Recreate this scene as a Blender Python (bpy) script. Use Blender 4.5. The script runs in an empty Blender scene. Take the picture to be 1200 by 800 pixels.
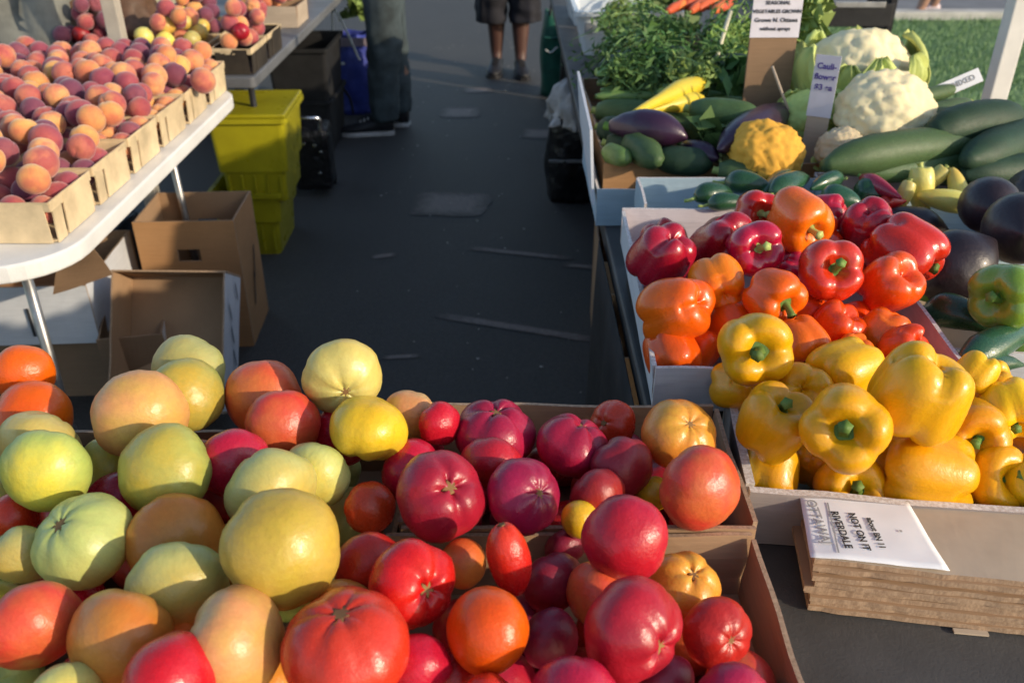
import bpy, bmesh, math, random
from math import sin, cos, pi, radians, sqrt, tan, atan2, exp
from mathutils import Vector, Matrix, Quaternion, noise
random.seed(11)
S = bpy.context.scene
COL = S.collection
# ------------------------------------------------------------------ camera, sky, sun, exposure
CAMZ, PITCH, FPX = 1.5, radians(30), 1039.0
cam_d = bpy.data.cameras.new('camera'); cam = bpy.data.objects.new('camera', cam_d); COL.objects.link(cam)
cam_d.sensor_width = 36; cam_d.lens = 36*FPX/1200; cam_d.clip_start = 0.02; cam_d.clip_end = 600
cam.location = (0, 0, CAMZ); cam.rotation_euler = (radians(90)-PITCH, 0, 0)
cam_d.dof.use_dof = True; cam_d.dof.focus_distance = 1.05; cam_d.dof.aperture_fstop = 7.0
S.camera = cam
SUN_EL, SUN_AZ = radians(20), (0.86, -0.51)      # the sun stands low, behind the viewer's right shoulder
w = bpy.data.worlds.new('World'); S.world = w; w.use_nodes = True
nt = w.node_tree; sky = nt.nodes.new('ShaderNodeTexSky'); sky.sky_type = 'NISHITA'; sky.sun_disc = False
sky.sun_elevation = SUN_EL; sky.sun_rotation = atan2(SUN_AZ[0], SUN_AZ[1])
nt.links.new(sky.outputs[0], nt.nodes['Background'].inputs[0]); nt.nodes['Background'].inputs[1].default_value = 0.15
sd = bpy.data.lights.new('sun', 'SUN'); sd.energy = 2.9; sd.angle = radians(0.9); sd.color = (1.0, 0.84, 0.62)
so = bpy.data.objects.new('sun', sd); COL.objects.link(so)
sdir = Vector((SUN_AZ[0]*cos(SUN_EL), SUN_AZ[1]*cos(SUN_EL), sin(SUN_EL)))
so.rotation_euler = sdir.to_track_quat('Z', 'Y').to_euler(); so.location = (6, -5, 5)
S.view_settings.view_transform = 'Standard'; S.view_settings.look = 'None'; S.view_settings.exposure = 0.50; S.view_settings.gamma = 1

# ------------------------------------------------------------------ measuring helpers
FW = Vector((0, cos(PITCH), -sin(PITCH))); UP = Vector((0, sin(PITCH), cos(PITCH))); RT = Vector((1, 0, 0))
CP = Vector((0, 0, CAMZ))
def ray(u, v): return FW + RT*((u-600)/FPX) + UP*((400-v)/FPX)
def D(u, v, d): return CP + ray(u, v)*d                     # point at forward distance d
def dz(u, v, z): return (z-CAMZ)/ray(u, v).z                # forward distance where the line of sight meets height z
def P(u, v, z): return D(u, v, dz(u, v, z))
def camdir(a, b, c): return (RT*a + UP*b - FW*c).normalized()

# ------------------------------------------------------------------ naming helpers
def tag(o, label=None, cat=None, group=None, kind=None):
    if label: o['label'] = label
    if cat: o['category'] = cat
    if group: o['group'] = group
    if kind: o['kind'] = kind
    return o
def empty(name, loc, rz=0, label=None, cat=None, group=None):
    o = bpy.data.objects.new(name, None); COL.objects.link(o); o.location = loc; o.rotation_euler = (0, 0, rz); o.empty_display_size = .05
    return tag(o, label, cat, group)
def link(name, me, parent=None, loc=None):
    o = bpy.data.objects.new(name, me); COL.objects.link(o)
    if parent: o.parent = parent
    if loc is not None: o.location = loc
    return o
def mk(name, vs, fs, mats, parent=None, smooth=True, mi=None, loc=None):
    me = bpy.data.meshes.new(name); me.from_pydata([tuple(v) for v in vs], [], fs)
    for m in (mats if isinstance(mats, (list, tuple)) else [mats]): me.materials.append(m)
    if smooth: me.polygons.foreach_set('use_smooth', [True]*len(me.polygons))
    if mi: me.polygons.foreach_set('material_index', mi)
    me.update(); return link(name, me, parent, loc)

# ------------------------------------------------------------------ materials
def newmat(name):
    m = bpy.data.materials.new(name); m.use_nodes = True; t = m.node_tree
    return m, t, t.nodes['Principled BSDF']
def nd(t, ty, **k):
    n = t.nodes.new(ty)
    for a, b in k.items(): setattr(n, a, b)
    return n
def ramp(t, stops, fac):
    r = nd(t, 'ShaderNodeValToRGB'); e = r.color_ramp.elements
    while len(e) < len(stops): e.new(0.5)
    for i, (p, c) in enumerate(stops): e[i].position = p; e[i].color = (*c, 1)
    t.links.new(fac, r.inputs[0]); return r.outputs[0]
def math_(t, op, a, b=None, c=None):
    n = nd(t, 'ShaderNodeMath', operation=op)
    for i, x in enumerate((a, b, c)):
        if x is None: continue
        if isinstance(x, (int, float)): n.inputs[i].default_value = x
        else: t.links.new(x, n.inputs[i])
    return n.outputs[0]
def mixc(t, f, a, b, mode='MIX'):
    n = nd(t, 'ShaderNodeMix', data_type='RGBA', blend_type=mode)
    for i, x in ((0, f), (6, a), (7, b)):
        if isinstance(x, (int, float)): n.inputs[i].default_value = x
        elif isinstance(x, tuple): n.inputs[i].default_value = (*x, 1)
        else: t.links.new(x, n.inputs[i])
    return n.outputs[2]
def coords(t, rnd=True):
    tc = nd(t, 'ShaderNodeTexCoord'); out = tc.outputs['Object']
    if not rnd: return out, None
    oi = nd(t, 'ShaderNodeObjectInfo'); cb = nd(t, 'ShaderNodeCombineXYZ')
    s = math_(t, 'MULTIPLY', oi.outputs['Random'], 37.0)
    for i in range(3): t.links.new(s, cb.inputs[i])
    va = nd(t, 'ShaderNodeVectorMath', operation='ADD'); t.links.new(out, va.inputs[0]); t.links.new(cb.outputs[0], va.inputs[1])
    return va.outputs[0], oi.outputs['Random']
def noi(t, vec, scale, detail=3, rough=.55, dist=0):
    n = nd(t, 'ShaderNodeTexNoise'); n.inputs['Scale'].default_value = scale; n.inputs['Detail'].default_value = detail
    n.inputs['Roughness'].default_value = rough; n.inputs['Distortion'].default_value = dist
    t.links.new(vec, n.inputs['Vector']); return n.outputs['Fac']
def bump(t, bs, h, strength, dist=.002):
    b = nd(t, 'ShaderNodeBump'); b.inputs['Strength'].default_value = strength; b.inputs['Distance'].default_value = dist
    t.links.new(h, b.inputs['Height']); t.links.new(b.outputs[0], bs.inputs['Normal'])
MAT = {}
def fruit_mat(name, top, mid, low, rough=.26, sss=.15, spec=.5, coat=.0, blot=.35, speck=None, scale=9):
    """colour runs from the stem end (top) over the flank to the blossom end (low) in unit-size object space"""
    m, t, b = newmat(name); vec, rnd = coords(t)
    tc = nd(t, 'ShaderNodeTexCoord'); sx = nd(t, 'ShaderNodeSeparateXYZ'); t.links.new(tc.outputs['Object'], sx.inputs[0])
    n1 = noi(t, vec, 1.1, 2); n2 = noi(t, vec, scale, 4, .6)
    g = math_(t, 'MULTIPLY_ADD', sx.outputs[2], .42, .5)
    g = math_(t, 'ADD', g, math_(t, 'MULTIPLY', math_(t, 'SUBTRACT', n1, .5), blot*3.2))
    g = math_(t, 'ADD', g, math_(t, 'MULTIPLY', math_(t, 'SUBTRACT', n2, .5), .12))
    c = ramp(t, [(.12, low), (.5, mid), (.9, top)], g)
    mp = nd(t, 'ShaderNodeMapping'); mp.inputs['Scale'].default_value = (5, 5, .7); t.links.new(vec, mp.inputs[0])
    stk = noi(t, mp.outputs[0], 1.6, 5, .7); fine = noi(t, vec, 34, 2, .6)
    c = mixc(t, math_(t, 'MULTIPLY', ramp(t, [(.42, (0, 0, 0)), (.72, (1, 1, 1))], stk), .34), c, tuple(x*.62 for x in mid))
    c = mixc(t, math_(t, 'MULTIPLY', ramp(t, [(.60, (0, 0, 0)), (.74, (1, 1, 1))], fine), .22), c, tuple(min(1, x*1.1+.10) for x in mid))
    hs = nd(t, 'ShaderNodeHueSaturation'); t.links.new(c, hs.inputs['Color'])
    t.links.new(math_(t, 'MULTIPLY_ADD', rnd, .028, .486), hs.inputs['Hue'])
    t.links.new(math_(t, 'MULTIPLY_ADD', rnd, .35, .82), hs.inputs['Value'])
    c = hs.outputs[0]
    if speck:
        sp = noi(t, vec, 26, 2, .5); f = ramp(t, [(.62, (0, 0, 0)), (.72, (1, 1, 1))], sp); c = mixc(t, math_(t, 'MULTIPLY', f, .5), c, speck)
    t.links.new(c, b.inputs['Base Color'])
    r = math_(t, 'MULTIPLY_ADD', noi(t, vec, 5, 5, .8), .38, rough-.11); t.links.new(r, b.inputs['Roughness'])
    b.inputs['Subsurface Weight'].default_value = sss; b.inputs['Subsurface Scale'].default_value = .35*.05
    b.inputs['Subsurface Radius'].default_value = (1, .35, .15)
    b.inputs['Specular IOR Level'].default_value = spec; b.inputs['Coat Weight'].default_value = coat; b.inputs['Coat Roughness'].default_value = .12
    bump(t, b, noi(t, vec, 7, 4, .6), .35, .002)
    MAT[name] = m; return m
# tomatoes
fruit_mat('tomato_pale_green', (.40, .45, .13), (.54, .53, .17), (.62, .48, .09), rough=.30, blot=.2)
fruit_mat('tomato_green', (.30, .39, .10), (.42, .45, .10), (.60, .45, .05), rough=.28, blot=.25)
fruit_mat('tomato_olive', (.42, .43, .12), (.60, .43, .07), (.56, .44, .05), rough=.28, blot=.3)
fruit_mat('tomato_cream', (.58, .54, .17), (.70, .57, .14), (.70, .45, .08), rough=.27, blot=.25)
fruit_mat('tomato_peach', (.60, .46, .18), (.72, .34, .12), (.64, .40, .09), rough=.30, blot=.35)
fruit_mat('tomato_amber', (.70, .38, .07), (.74, .29, .03), (.68, .33, .05), rough=.26, blot=.3)
fruit_mat('tomato_orange', (.84, .20, .003), (.86, .17, .002), (.82, .13, .002), rough=.24, blot=.15)
fruit_mat('tomato_coral', (.72, .22, .06), (.74, .10, .035), (.66, .18, .04), rough=.28, blot=.4)
fruit_mat('tomato_red', (.50, .018, .014), (.56, .012, .012), (.50, .02, .01), rough=.2, blot=.25)
fruit_mat('tomato_scarlet', (.66, .045, .012), (.62, .022, .01), (.55, .015, .01), rough=.2, blot=.25)
fruit_mat('tomato_magenta', (.30, .010, .030), (.44, .012, .038), (.46, .010, .022), rough=.24, blot=.3)
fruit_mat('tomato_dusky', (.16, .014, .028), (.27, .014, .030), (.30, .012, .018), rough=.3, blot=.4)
fruit_mat('tomato_bicolor', (.70, .36, .04), (.72, .20, .03), (.58, .05, .015), rough=.24, blot=.2)
fruit_mat('tomato_yellow', (.60, .42, .05), (.72, .46, .02), (.74, .42, .015), rough=.24, blot=.2)
# peppers
fruit_mat('pepper_yellow', (.82, .42, .002), (.84, .44, .002), (.82, .47, .003), rough=.27, spec=.4, blot=.2, coat=.12)
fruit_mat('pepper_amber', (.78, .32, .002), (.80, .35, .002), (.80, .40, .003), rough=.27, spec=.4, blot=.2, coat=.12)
fruit_mat('pepper_orange', (.86, .17, .002), (.86, .15, .002), (.84, .12, .002), rough=.24, spec=.4, blot=.15, coat=.2)
fruit_mat('pepper_flame', (.80, .10, .003), (.80, .085, .003), (.76, .05, .004), rough=.2, blot=.3, coat=.3)
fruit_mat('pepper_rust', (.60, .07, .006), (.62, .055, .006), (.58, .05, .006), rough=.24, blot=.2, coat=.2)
fruit_mat('pepper_red', (.52, .006, .008), (.55, .006, .010), (.50, .006, .010), rough=.15, blot=.15, coat=.5)
fruit_mat('pepper_crimson', (.36, .005, .016), (.42, .006, .020), (.38, .006, .014), rough=.2, blot=.2, coat=.4)
fruit_mat('pepper_green', (.17, .30, .03), (.19, .32, .03), (.15, .27, .025), rough=.22, blot=.1, coat=.4)
fruit_mat('pepper_poblano', (.02, .075, .03), (.025, .09, .035), (.02, .07, .025), rough=.22, blot=.2, coat=.3)
fruit_mat('pepper_wax', (.66, .60, .16), (.72, .60, .14), (.70, .50, .10), rough=.28, blot=.2, coat=.1)
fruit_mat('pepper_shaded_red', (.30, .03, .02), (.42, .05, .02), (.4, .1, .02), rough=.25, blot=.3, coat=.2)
# others
fruit_mat('peach_blush', (.66, .29, .12), (.54, .16, .10), (.36, .07, .08), rough=.62, sss=.1, spec=.25, blot=.55)
fruit_mat('peach_gold', (.70, .36, .11), (.66, .26, .09), (.54, .15, .08), rough=.62, sss=.1, spec=.25, blot=.4)
fruit_mat('peach_red', (.46, .12, .09), (.36, .07, .08), (.27, .045, .07), rough=.6, sss=.1, spec=.25, blot=.4)
fruit_mat('peach_plum', (.25, .065, .09), (.20, .05, .085), (.14, .03, .06), rough=.6, sss=.05, spec=.25, blot=.35)
for k in ('peach_blush', 'peach_gold', 'peach_red', 'peach_plum'):
    b = MAT[k].node_tree.nodes['Principled BSDF']; b.inputs['Sheen Weight'].default_value = .35; b.inputs['Sheen Roughness'].default_value = .5
fruit_mat('zucchini_skin', (.055, .10, .035), (.07, .125, .045), (.055, .10, .035), rough=.45, spec=.35, blot=.3, speck=(.20, .30, .12), scale=20)
fruit_mat('zucchini_dark', (.022, .05, .028), (.03, .065, .035), (.022, .05, .025), rough=.48, spec=.3, blot=.3, speck=(.06, .10, .06), scale=20)
fruit_mat('cucumber_skin', (.10, .20, .05), (.15, .26, .07), (.12, .2, .05), rough=.35, blot=.4, scale=18)
fruit_mat('squash_yellow', (.74, .60, .05), (.80, .62, .04), (.76, .56, .05), rough=.28, blot=.2)
fruit_mat('eggplant_skin', (.020, .012, .016), (.026, .014, .020), (.018, .010, .014), rough=.34, sss=0, blot=.2, coat=.08)
fruit_mat('eggplant_purple', (.030, .010, .032), (.04, .012, .036), (.028, .010, .024), rough=.3, sss=0, blot=.3, coat=.2)
fruit_mat('cauliflower_curd', (.78, .68, .46), (.80, .68, .42), (.72, .60, .34), rough=.75, sss=.1, spec=.2, blot=.2, scale=16)
fruit_mat('cauliflower_gold', (.82, .48, .08), (.84, .46, .06), (.74, .42, .07), rough=.75, sss=.1, spec=.2, blot=.3, scale=16)
fruit_mat('leaf_pale', (.42, .52, .14), (.50, .58, .18), (.58, .60, .26), rough=.5, sss=.0, spec=.3, blot=.4)
fruit_mat('leaf_green', (.05, .12, .03), (.08, .17, .045), (.12, .2, .06), rough=.5, sss=0, spec=.3, blot=.5)
fruit_mat('leaf_light', (.16, .26, .06), (.22, .32, .08), (.3, .36, .12), rough=.5, sss=0, spec=.3, blot=.5)
fruit_mat('stem_green', (.16, .24, .05), (.10, .20, .035), (.07, .16, .03), rough=.5, sss=0, spec=.3, blot=.4)
fruit_mat('stem_pale', (.46, .50, .16), (.34, .42, .12), (.2, .3, .07), rough=.5, sss=0, spec=.3, blot=.4)
fruit_mat('scar_brown', (.20, .10, .045), (.26, .15, .06), (.14, .07, .03), rough=.8, sss=0, spec=.2, blot=.6)
fruit_mat('carrot_skin', (.66, .16, .03), (.68, .14, .03), (.60, .13, .03), rough=.5, sss=.05, blot=.4, scale=14)

def plain(name, col, rough=.6, var=.15, nscale=14, bumps=.15, metal=0, spec=.4, col2=None, bscale=60, trans=0, alpha=1, bd=.002):
    m, t, b = newmat(name); vec, rnd = coords(t)
    n = noi(t, vec, nscale, 5, .6)
    c2 = col2 or tuple(min(1, x*(1-var*1.6)) for x in col)
    c = ramp(t, [(.32, c2), (.68, tuple(min(1, x*(1+var*.5)) for x in col))], n)
    t.links.new(c, b.inputs['Base Color']); b.inputs['Metallic'].default_value = metal
    t.links.new(math_(t, 'MULTIPLY_ADD', noi(t, vec, nscale*2.3, 3), .25, rough-.12), b.inputs['Roughness'])
    b.inputs['Specular IOR Level'].default_value = spec
    b.inputs['Transmission Weight'].default_value = trans
    if bumps: bump(t, b, noi(t, vec, bscale, 4, .6), bumps, bd)
    MAT[name] = m; return m
def cardboard(name, col, stripes=True, dirty=.2):
    m, t, b = newmat(name); vec, rnd = coords(t)
    mp = nd(t, 'ShaderNodeMapping'); mp.inputs['Scale'].default_value = (3, 3, 60); t.links.new(vec, mp.inputs[0])
    fib = noi(t, mp.outputs[0], 4, 4, .7); big = noi(t, vec, 6, 4, .6)
    c = ramp(t, [(.3, tuple(x*(1-dirty) for x in col)), (.7, col)], big)
    c = mixc(t, .18, c, ramp(t, [(.35, tuple(x*.6 for x in col)), (.65, tuple(min(1, x*1.15) for x in col))], fib))
    t.links.new(c, b.inputs['Base Color']); b.inputs['Roughness'].default_value = .8; b.inputs['Specular IOR Level'].default_value = .2
    bump(t, b, fib, .25, .002); MAT[name] = m; return m
def edge_mat(name, col, dark):
    m, t, b = newmat(name); vec, rnd = coords(t, False)
    n = noi(t, vec, 260, 2, .5); mp = nd(t, 'ShaderNodeMapping'); mp.inputs['Scale'].default_value = (1, 1, .4); t.links.new(vec, mp.inputs[0])
    n = noi(t, mp.outputs[0], 230, 4, .75)
    t.links.new(ramp(t, [(.38, dark), (.6, col)], n), b.inputs['Base Color']); b.inputs['Roughness'].default_value = .85
    MAT[name] = m; return m
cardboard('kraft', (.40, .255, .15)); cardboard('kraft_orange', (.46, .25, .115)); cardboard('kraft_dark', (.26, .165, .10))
cardboard('kraft_pale', (.50, .40, .30)); cardboard('box_white', (.62, .64, .68), dirty=.15); cardboard('box_blue', (.40, .52, .60), dirty=.2)
cardboard('box_lilac', (.60, .54, .56), dirty=.15); cardboard('kraft_grey', (.30, .26, .25))
edge_mat('kraft_edge', (.42, .29, .19), (.27, .175, .11)); edge_mat('white_edge', (.72, .68, .66), (.48, .41, .36))
plain('veneer', (.72, .56, .34), .55, .22, 9, .2); plain('veneer_dark', (.42, .27, .13), .6, .3, 9, .2)
plain('table_white', (.78, .77, .74), .38, .08, 8, .25, bscale=220); plain('table_dark', (.075, .072, .070), .55, .25, 5, .3, bscale=260)
plain('table_grey', (.15, .155, .165), .5, .2, 4, .2, bscale=200)
plain('cloth_black', (.012, .012, .013), .8, .3, 10, .3, bscale=300); plain('fabric_dark', (.018, .018, .022), .85, .3, 10, .3, bscale=300)
plain('metal_dark', (.03, .03, .032), .4, .2, 20, .05, metal=.3); plain('metal_grey', (.42, .42, .42), .38, .15, 20, .05, metal=.8)
plain('paint_white', (.76, .74, .70), .4, .1, 6, .05); plain('pole_tan', (.44, .40, .34), .45, .15, 6, .05)
plain('bin_yellow', (.36, .325, .012), .3, .15, 5, .1, spec=.5); plain('bin_white', (.70, .74, .76), .3, .1, 5, .1)
plain('bag_blue', (.05, .07, .36), .45, .25, 14, .6, bscale=18, bd=.01); plain('bag_green', (.006, .085, .055), .5, .25, 14, .5, bscale=14, bd=.01)
plain('bag_black', (.008, .008, .010), .35, .3, 10, .9, bscale=14, bd=.02); plain('plastic_film', (.62, .60, .58), .3, .25, 10, .9, bscale=22, bd=.02)
plain('denim', (.055, .075, .082), .85, .35, 9, .4, bscale=240); plain('shorts_black', (.012, .012, .018), .85, .3, 9, .3, bscale=240)
plain('skin_tone', (.34, .19, .13), .5, .12, 8, .1); plain('skin_dark', (.075, .034, .026), .5, .15, 8, .1); plain('shirt_grey', (.24, .25, .25), .85, .2, 9, .3, bscale=200)
plain('hair_brown', (.05, .03, .02), .6, .3, 30, .6, bscale=90); plain('shoe_black', (.02, .02, .024), .55, .3, 20, .3); plain('sole_white', (.55, .54, .52), .5, .2, 20, .1)
plain('shoe_pink', (.62, .50, .52), .6, .2, 20, .2); plain('strap_white', (.66, .68, .66), .5, .1, 20, .1); plain('paper_white', (.80, .80, .82), .6, .05, 14, .05)
plain('paper_lilac', (.62, .60, .68), .6, .08, 14, .05); plain('ink', (.03, .03, .035), .6, .2, 30, 0); plain('ink_grey', (.33, .33, .34), .6, .2, 30, 0); plain('ink_violet', (.10, .07, .30), .6, .2, 30, 0)
plain('wood_brown', (.15, .08, .045), .6, .3, 12, .2); plain('cloth_grey', (.20, .205, .185), .85, .25, 8, .3, bscale=180); plain('cooler_blue', (.33, .40, .50), .45, .1, 6, .1)
plain('teal_plastic', (.02, .10, .08), .4, .2, 8, .1); plain('steel_shiny', (.7, .7, .72), .25, .1, 20, 0, metal=1); plain('crate_dark', (.045, .035, .025), .6, .3, 12, .2)
plain('stake_pale', (.62, .58, .42), .6, .1, 12, .05); plain('bag_mauve', (.30, .25, .30), .6, .1, 10, .1)

def ground_mats():
    m, t, b = newmat('asphalt'); vec, _ = coords(t, False)
    fine = noi(t, vec, 190, 3, .7); big = noi(t, vec, 1.3, 5, .6); mid = noi(t, vec, 9, 4, .6)
    c = ramp(t, [(.3, (.040, .034, .028)), (.7, (.068, .059, .049))], big)
    c = mixc(t, .35, c, ramp(t, [(.40, (.018, .016, .014)), (.60, (.10, .09, .08))], noi(t, vec, 75, 3, .7)))
    c = mixc(t, .45, c, ramp(t, [(.35, (.016, .016, .017)), (.62, (.055, .055, .056)), (.8, (.16, .15, .14))], fine))
    c = mixc(t, ramp(t, [(.58, (0, 0, 0)), (.75, (.4, .4, .4))], mid), c, (.075, .07, .066))
    t.links.new(c, b.inputs['Base Color']); b.inputs['Roughness'].default_value = .64; b.inputs['Specular IOR Level'].default_value = .5
    bump(t, b, fine, .7, .006); MAT['asphalt'] = m
    m, t, b = newmat('sun_patch_paint'); vec, _ = coords(t, False)  # sunlight on the ground put into the colour, fading out at the edges
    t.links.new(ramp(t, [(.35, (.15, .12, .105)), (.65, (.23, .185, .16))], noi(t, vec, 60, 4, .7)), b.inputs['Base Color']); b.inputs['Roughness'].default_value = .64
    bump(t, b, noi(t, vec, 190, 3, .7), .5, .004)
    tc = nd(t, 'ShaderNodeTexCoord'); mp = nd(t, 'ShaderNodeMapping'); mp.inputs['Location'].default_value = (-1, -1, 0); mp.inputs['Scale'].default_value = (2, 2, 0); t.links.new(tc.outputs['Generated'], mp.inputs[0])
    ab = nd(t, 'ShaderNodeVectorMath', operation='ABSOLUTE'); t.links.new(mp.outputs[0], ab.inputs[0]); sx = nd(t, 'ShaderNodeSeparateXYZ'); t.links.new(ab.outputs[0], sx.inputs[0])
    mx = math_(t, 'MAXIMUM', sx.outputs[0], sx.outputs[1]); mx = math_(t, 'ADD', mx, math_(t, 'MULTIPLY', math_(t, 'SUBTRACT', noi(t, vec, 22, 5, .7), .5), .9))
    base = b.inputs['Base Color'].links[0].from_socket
    t.links.new(mixc(t, ramp(t, [(.45, (0, 0, 0)), (.95, (1, 1, 1))], mx), base, (.052, .045, .038)), b.inputs['Base Color']); MAT['sun_patch_paint'] = m
    m, t, b = newmat('road_far'); vec, _ = coords(t, False)
    t.links.new(ramp(t, [(.35, (.15, .15, .16)), (.65, (.20, .20, .21))], noi(t, vec, 3, 5, .6)), b.inputs['Base Color']); b.inputs['Roughness'].default_value = .8
    bump(t, b, noi(t, vec, 150, 3, .7), .4, .005); MAT['road_far'] = m
    m, t, b = newmat('lawn'); vec, _ = coords(t, False)
    t.links.new(ramp(t, [(.35, (.11, .19, .07)), (.65, (.15, .25, .10))], noi(t, vec, 2.2, 6, .7)), b.inputs['Base Color']); b.inputs['Roughness'].default_value = .9
    MAT['lawn'] = m
    plain('kerb_stone', (.50, .49, .46), .8, .15, 6, .3, bscale=50)
    m, t, b = newmat('grass_blade'); vec, _ = coords(t, False)
    t.links.new(ramp(t, [(.3, (.11, .21, .07)), (.7, (.19, .32, .13))], noi(t, vec, 5, 3, .6)), b.inputs['Base Color']); b.inputs['Roughness'].default_value = .6; MAT['grass_blade'] = m
    m, t, b = newmat('debris_pale'); b.inputs['Base Color'].default_value = (.4, .38, .34, 1); MAT['debris_pale'] = m
ground_mats()

# ------------------------------------------------------------------ generic geometry
def slab(name, x0, x1, y0, y1, z0, z1, mats, parent=None, bev=.003, loc=None):
    bm = bmesh.new(); bmesh.ops.create_cube(bm, size=1)
    for v in bm.verts:
        v.co = Vector((x0+(v.co.x+.5)*(x1-x0), y0+(v.co.y+.5)*(y1-y0), z0+(v.co.z+.5)*(z1-z0)))
    if bev: bmesh.ops.bevel(bm, geom=bm.edges[:], offset=min(bev, .45*min(x1-x0, y1-y0, z1-z0)), segments=2, affect='EDGES', profile=.6)
    me = bpy.data.meshes.new(name); bm.to_mesh(me); bm.free(); me.materials.append(mats)
    return link(name, me, parent, loc)
def wall(name, a, b, z0, z1, th, mats, parent, wob=.0018, lean=0, seed=0, dip=0, n=14):
    """upright board from a to b (2D), outer face to the right of a->b; faces: 0 outer, 1 inner, 2 edges"""
    a, b = Vector(a), Vector(b); d = (b-a); L = d.length; d.normalize(); nrm = Vector((d.y, -d.x)); rows = 4
    vs, fs, mi = [], [], []
    for side in (0, 1):
        for j in range(rows):
            h = j/(rows-1)
            for i in range(n):
                s = i/(n-1); p = a + d*(L*s)
                off = (noise.noise(Vector((s*L*9+seed*3.1, h*2, seed)))*wob*2.2*(.3+h)) + lean*h
                q = p + nrm*(off + (0 if side == 0 else -th))
                z = z0+(z1-z0)*h + (noise.noise(Vector((s*L*14, seed*7.7, 0)))*.0022 - dip*(1-(2*s-1)**2) if j == rows-1 else 0)
                vs.append((q.x, q.y, z))
    N = n*rows
    for j in range(rows-1):
        for i in range(n-1):
            k = j*n+i
            fs.append((k, k+1, k+n+1, k+n)); mi.append(0)
            fs.append((N+k, N+k+n, N+k+n+1, N+k+1)); mi.append(1)
    for i in range(n-1):
        k = (rows-1)*n+i; fs.append((k, k+1, N+k+1, N+k)); mi.append(2)
        fs.append((i, N+i, N+i+1, i+1)); mi.append(2)
    for j in range(rows-1):
        k = j*n; fs.append((k, k+n, N+k+n, N+k)); mi.append(2)
        k = j*n+n-1; fs.append((k, N+k, N+k+n, k+n)); mi.append(2)
    return mk(name, vs, fs, mats, parent, False, mi)
def tray(label, x0, x1, y0, y1, z0, z1, outer='kraft', inner='kraft', edge='kraft_edge', rz=0, cat='tray', name='cardboard_tray', th=.005, group=None, lean=.004, dip=0, zf=None, skip=()):
    cx, cy = (x0+x1)/2, (y0+y1)/2; t = empty(name, (cx, cy, z0), rz, label, cat, group)
    hx, hy, H = (x1-x0)/2, (y1-y0)/2, z1-z0; m = [MAT[outer], MAT[inner], MAT[edge]]; sd_ = random.random()*50
    if 'front' not in skip: wall('front_wall', (-hx, -hy), (hx, -hy), 0, zf or H, th, m, t, seed=sd_, lean=lean, dip=dip)
    if 'back' not in skip: wall('back_wall', (hx, hy), (-hx, hy), 0, H, th, m, t, seed=sd_+1, lean=lean, dip=dip)
    wall('side_wall', (hx-.001, -hy+th+.001), (hx-.001, hy-th-.001), 0, H, th, m, t, seed=sd_+2, lean=lean)
    wall('side_wall', (-hx+.001, hy-th-.001), (-hx+.001, -hy+th+.001), 0, H, th, m, t, seed=sd_+3, lean=lean)
    slab('base', -hx+th, hx-th, -hy+th, hy-th, .001, .006, MAT[inner], t, 0)
    return t
def catmull(pts, n):
    out = []; m = len(pts)
    for k in range(n):
        f = k/(n-1)*(m-1); i = min(int(f), m-2); u = f-i
        p0, p1, p2, p3 = pts[max(i-1, 0)], pts[i], pts[i+1], pts[min(i+2, m-1)]
        out.append(tuple(.5*((2*b)+(-a+c)*u+(2*a-5*b+4*c-d)*u*u+(-a+3*b-3*c+d)*u**3) for a, b, c, d in zip(p0, p1, p2, p3)))
    return out
def tube_data(pts, rads, seg=10, cap=True, lob=0, la=0, flat=1.0):
    pts = [Vector(p) for p in pts]; vs, fs = [], []; n = len(pts)
    T0 = (pts[1]-pts[0]).normalized(); up = Vector((0, 0, 1)) if abs(T0.z) < .9 else Vector((1, 0, 0))
    X = T0.cross(up).normalized()
    for i, p in enumerate(pts):
        T = (pts[min(i+1, n-1)]-pts[max(i-1, 0)]).normalized(); X = (X - T*X.dot(T)).normalized(); Y = T.cross(X)
        for k in range(seg):
            a = 2*pi*k/seg; r = rads[i]*(1+la*cos(lob*a)) if lob else rads[i]
            vs.append(p + X*(r*cos(a)) + Y*(r*sin(a)*flat))
    for i in range(n-1):
        for k in range(seg):
            a, b = i*seg+k, i*seg+(k+1) % seg; fs.append((a, b, b+seg, a+seg))
    if cap: fs.append(tuple(range(seg))[::-1]); fs.append(tuple((n-1)*seg+k for k in range(seg)))
    return vs, fs
def tube(name, pts, rads, mat, parent=None, seg=10, n=None, **k):
    if isinstance(rads, (int, float)): rads = [rads]*len(pts)
    if n:
        q = catmull([(*p, r) for p, r in zip(pts, rads)], n); pts = [p[:3] for p in q]; rads = [max(p[3], .0001) for p in q]
    vs, fs = tube_data(pts, rads, seg, **k); return mk(name, vs, fs, mat, parent)
def lathe(prof, seg, fn=None):
    """prof: list of (rho, z), first and last on the axis; fn(theta, i, rho, z) -> rho, z"""
    vs, fs = [], []; n = len(prof)
    for i, (r, z) in enumerate(prof):
        if i in (0, n-1): vs.append((0, 0, fn(0, i, 0, z)[1] if fn else z)); continue
        for k in range(seg):
            a = 2*pi*k/seg; rr, zz = fn(a, i, r, z) if fn else (r, z); vs.append((rr*cos(a), rr*sin(a), zz))
    def idx(i, k): return 0 if i == 0 else (1+(n-2)*seg if i == n-1 else 1+(i-1)*seg+k % seg)
    for i in range(n-1):
        for k in range(seg):
            a, b, c, d = idx(i, k), idx(i, k+1), idx(i+1, k+1), idx(i+1, k)
            if i == 0: fs.append((a, d, c))
            elif i == n-2: fs.append((a, c, b))
            else: fs.append((a, d, c, b))
    return vs, fs
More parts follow.
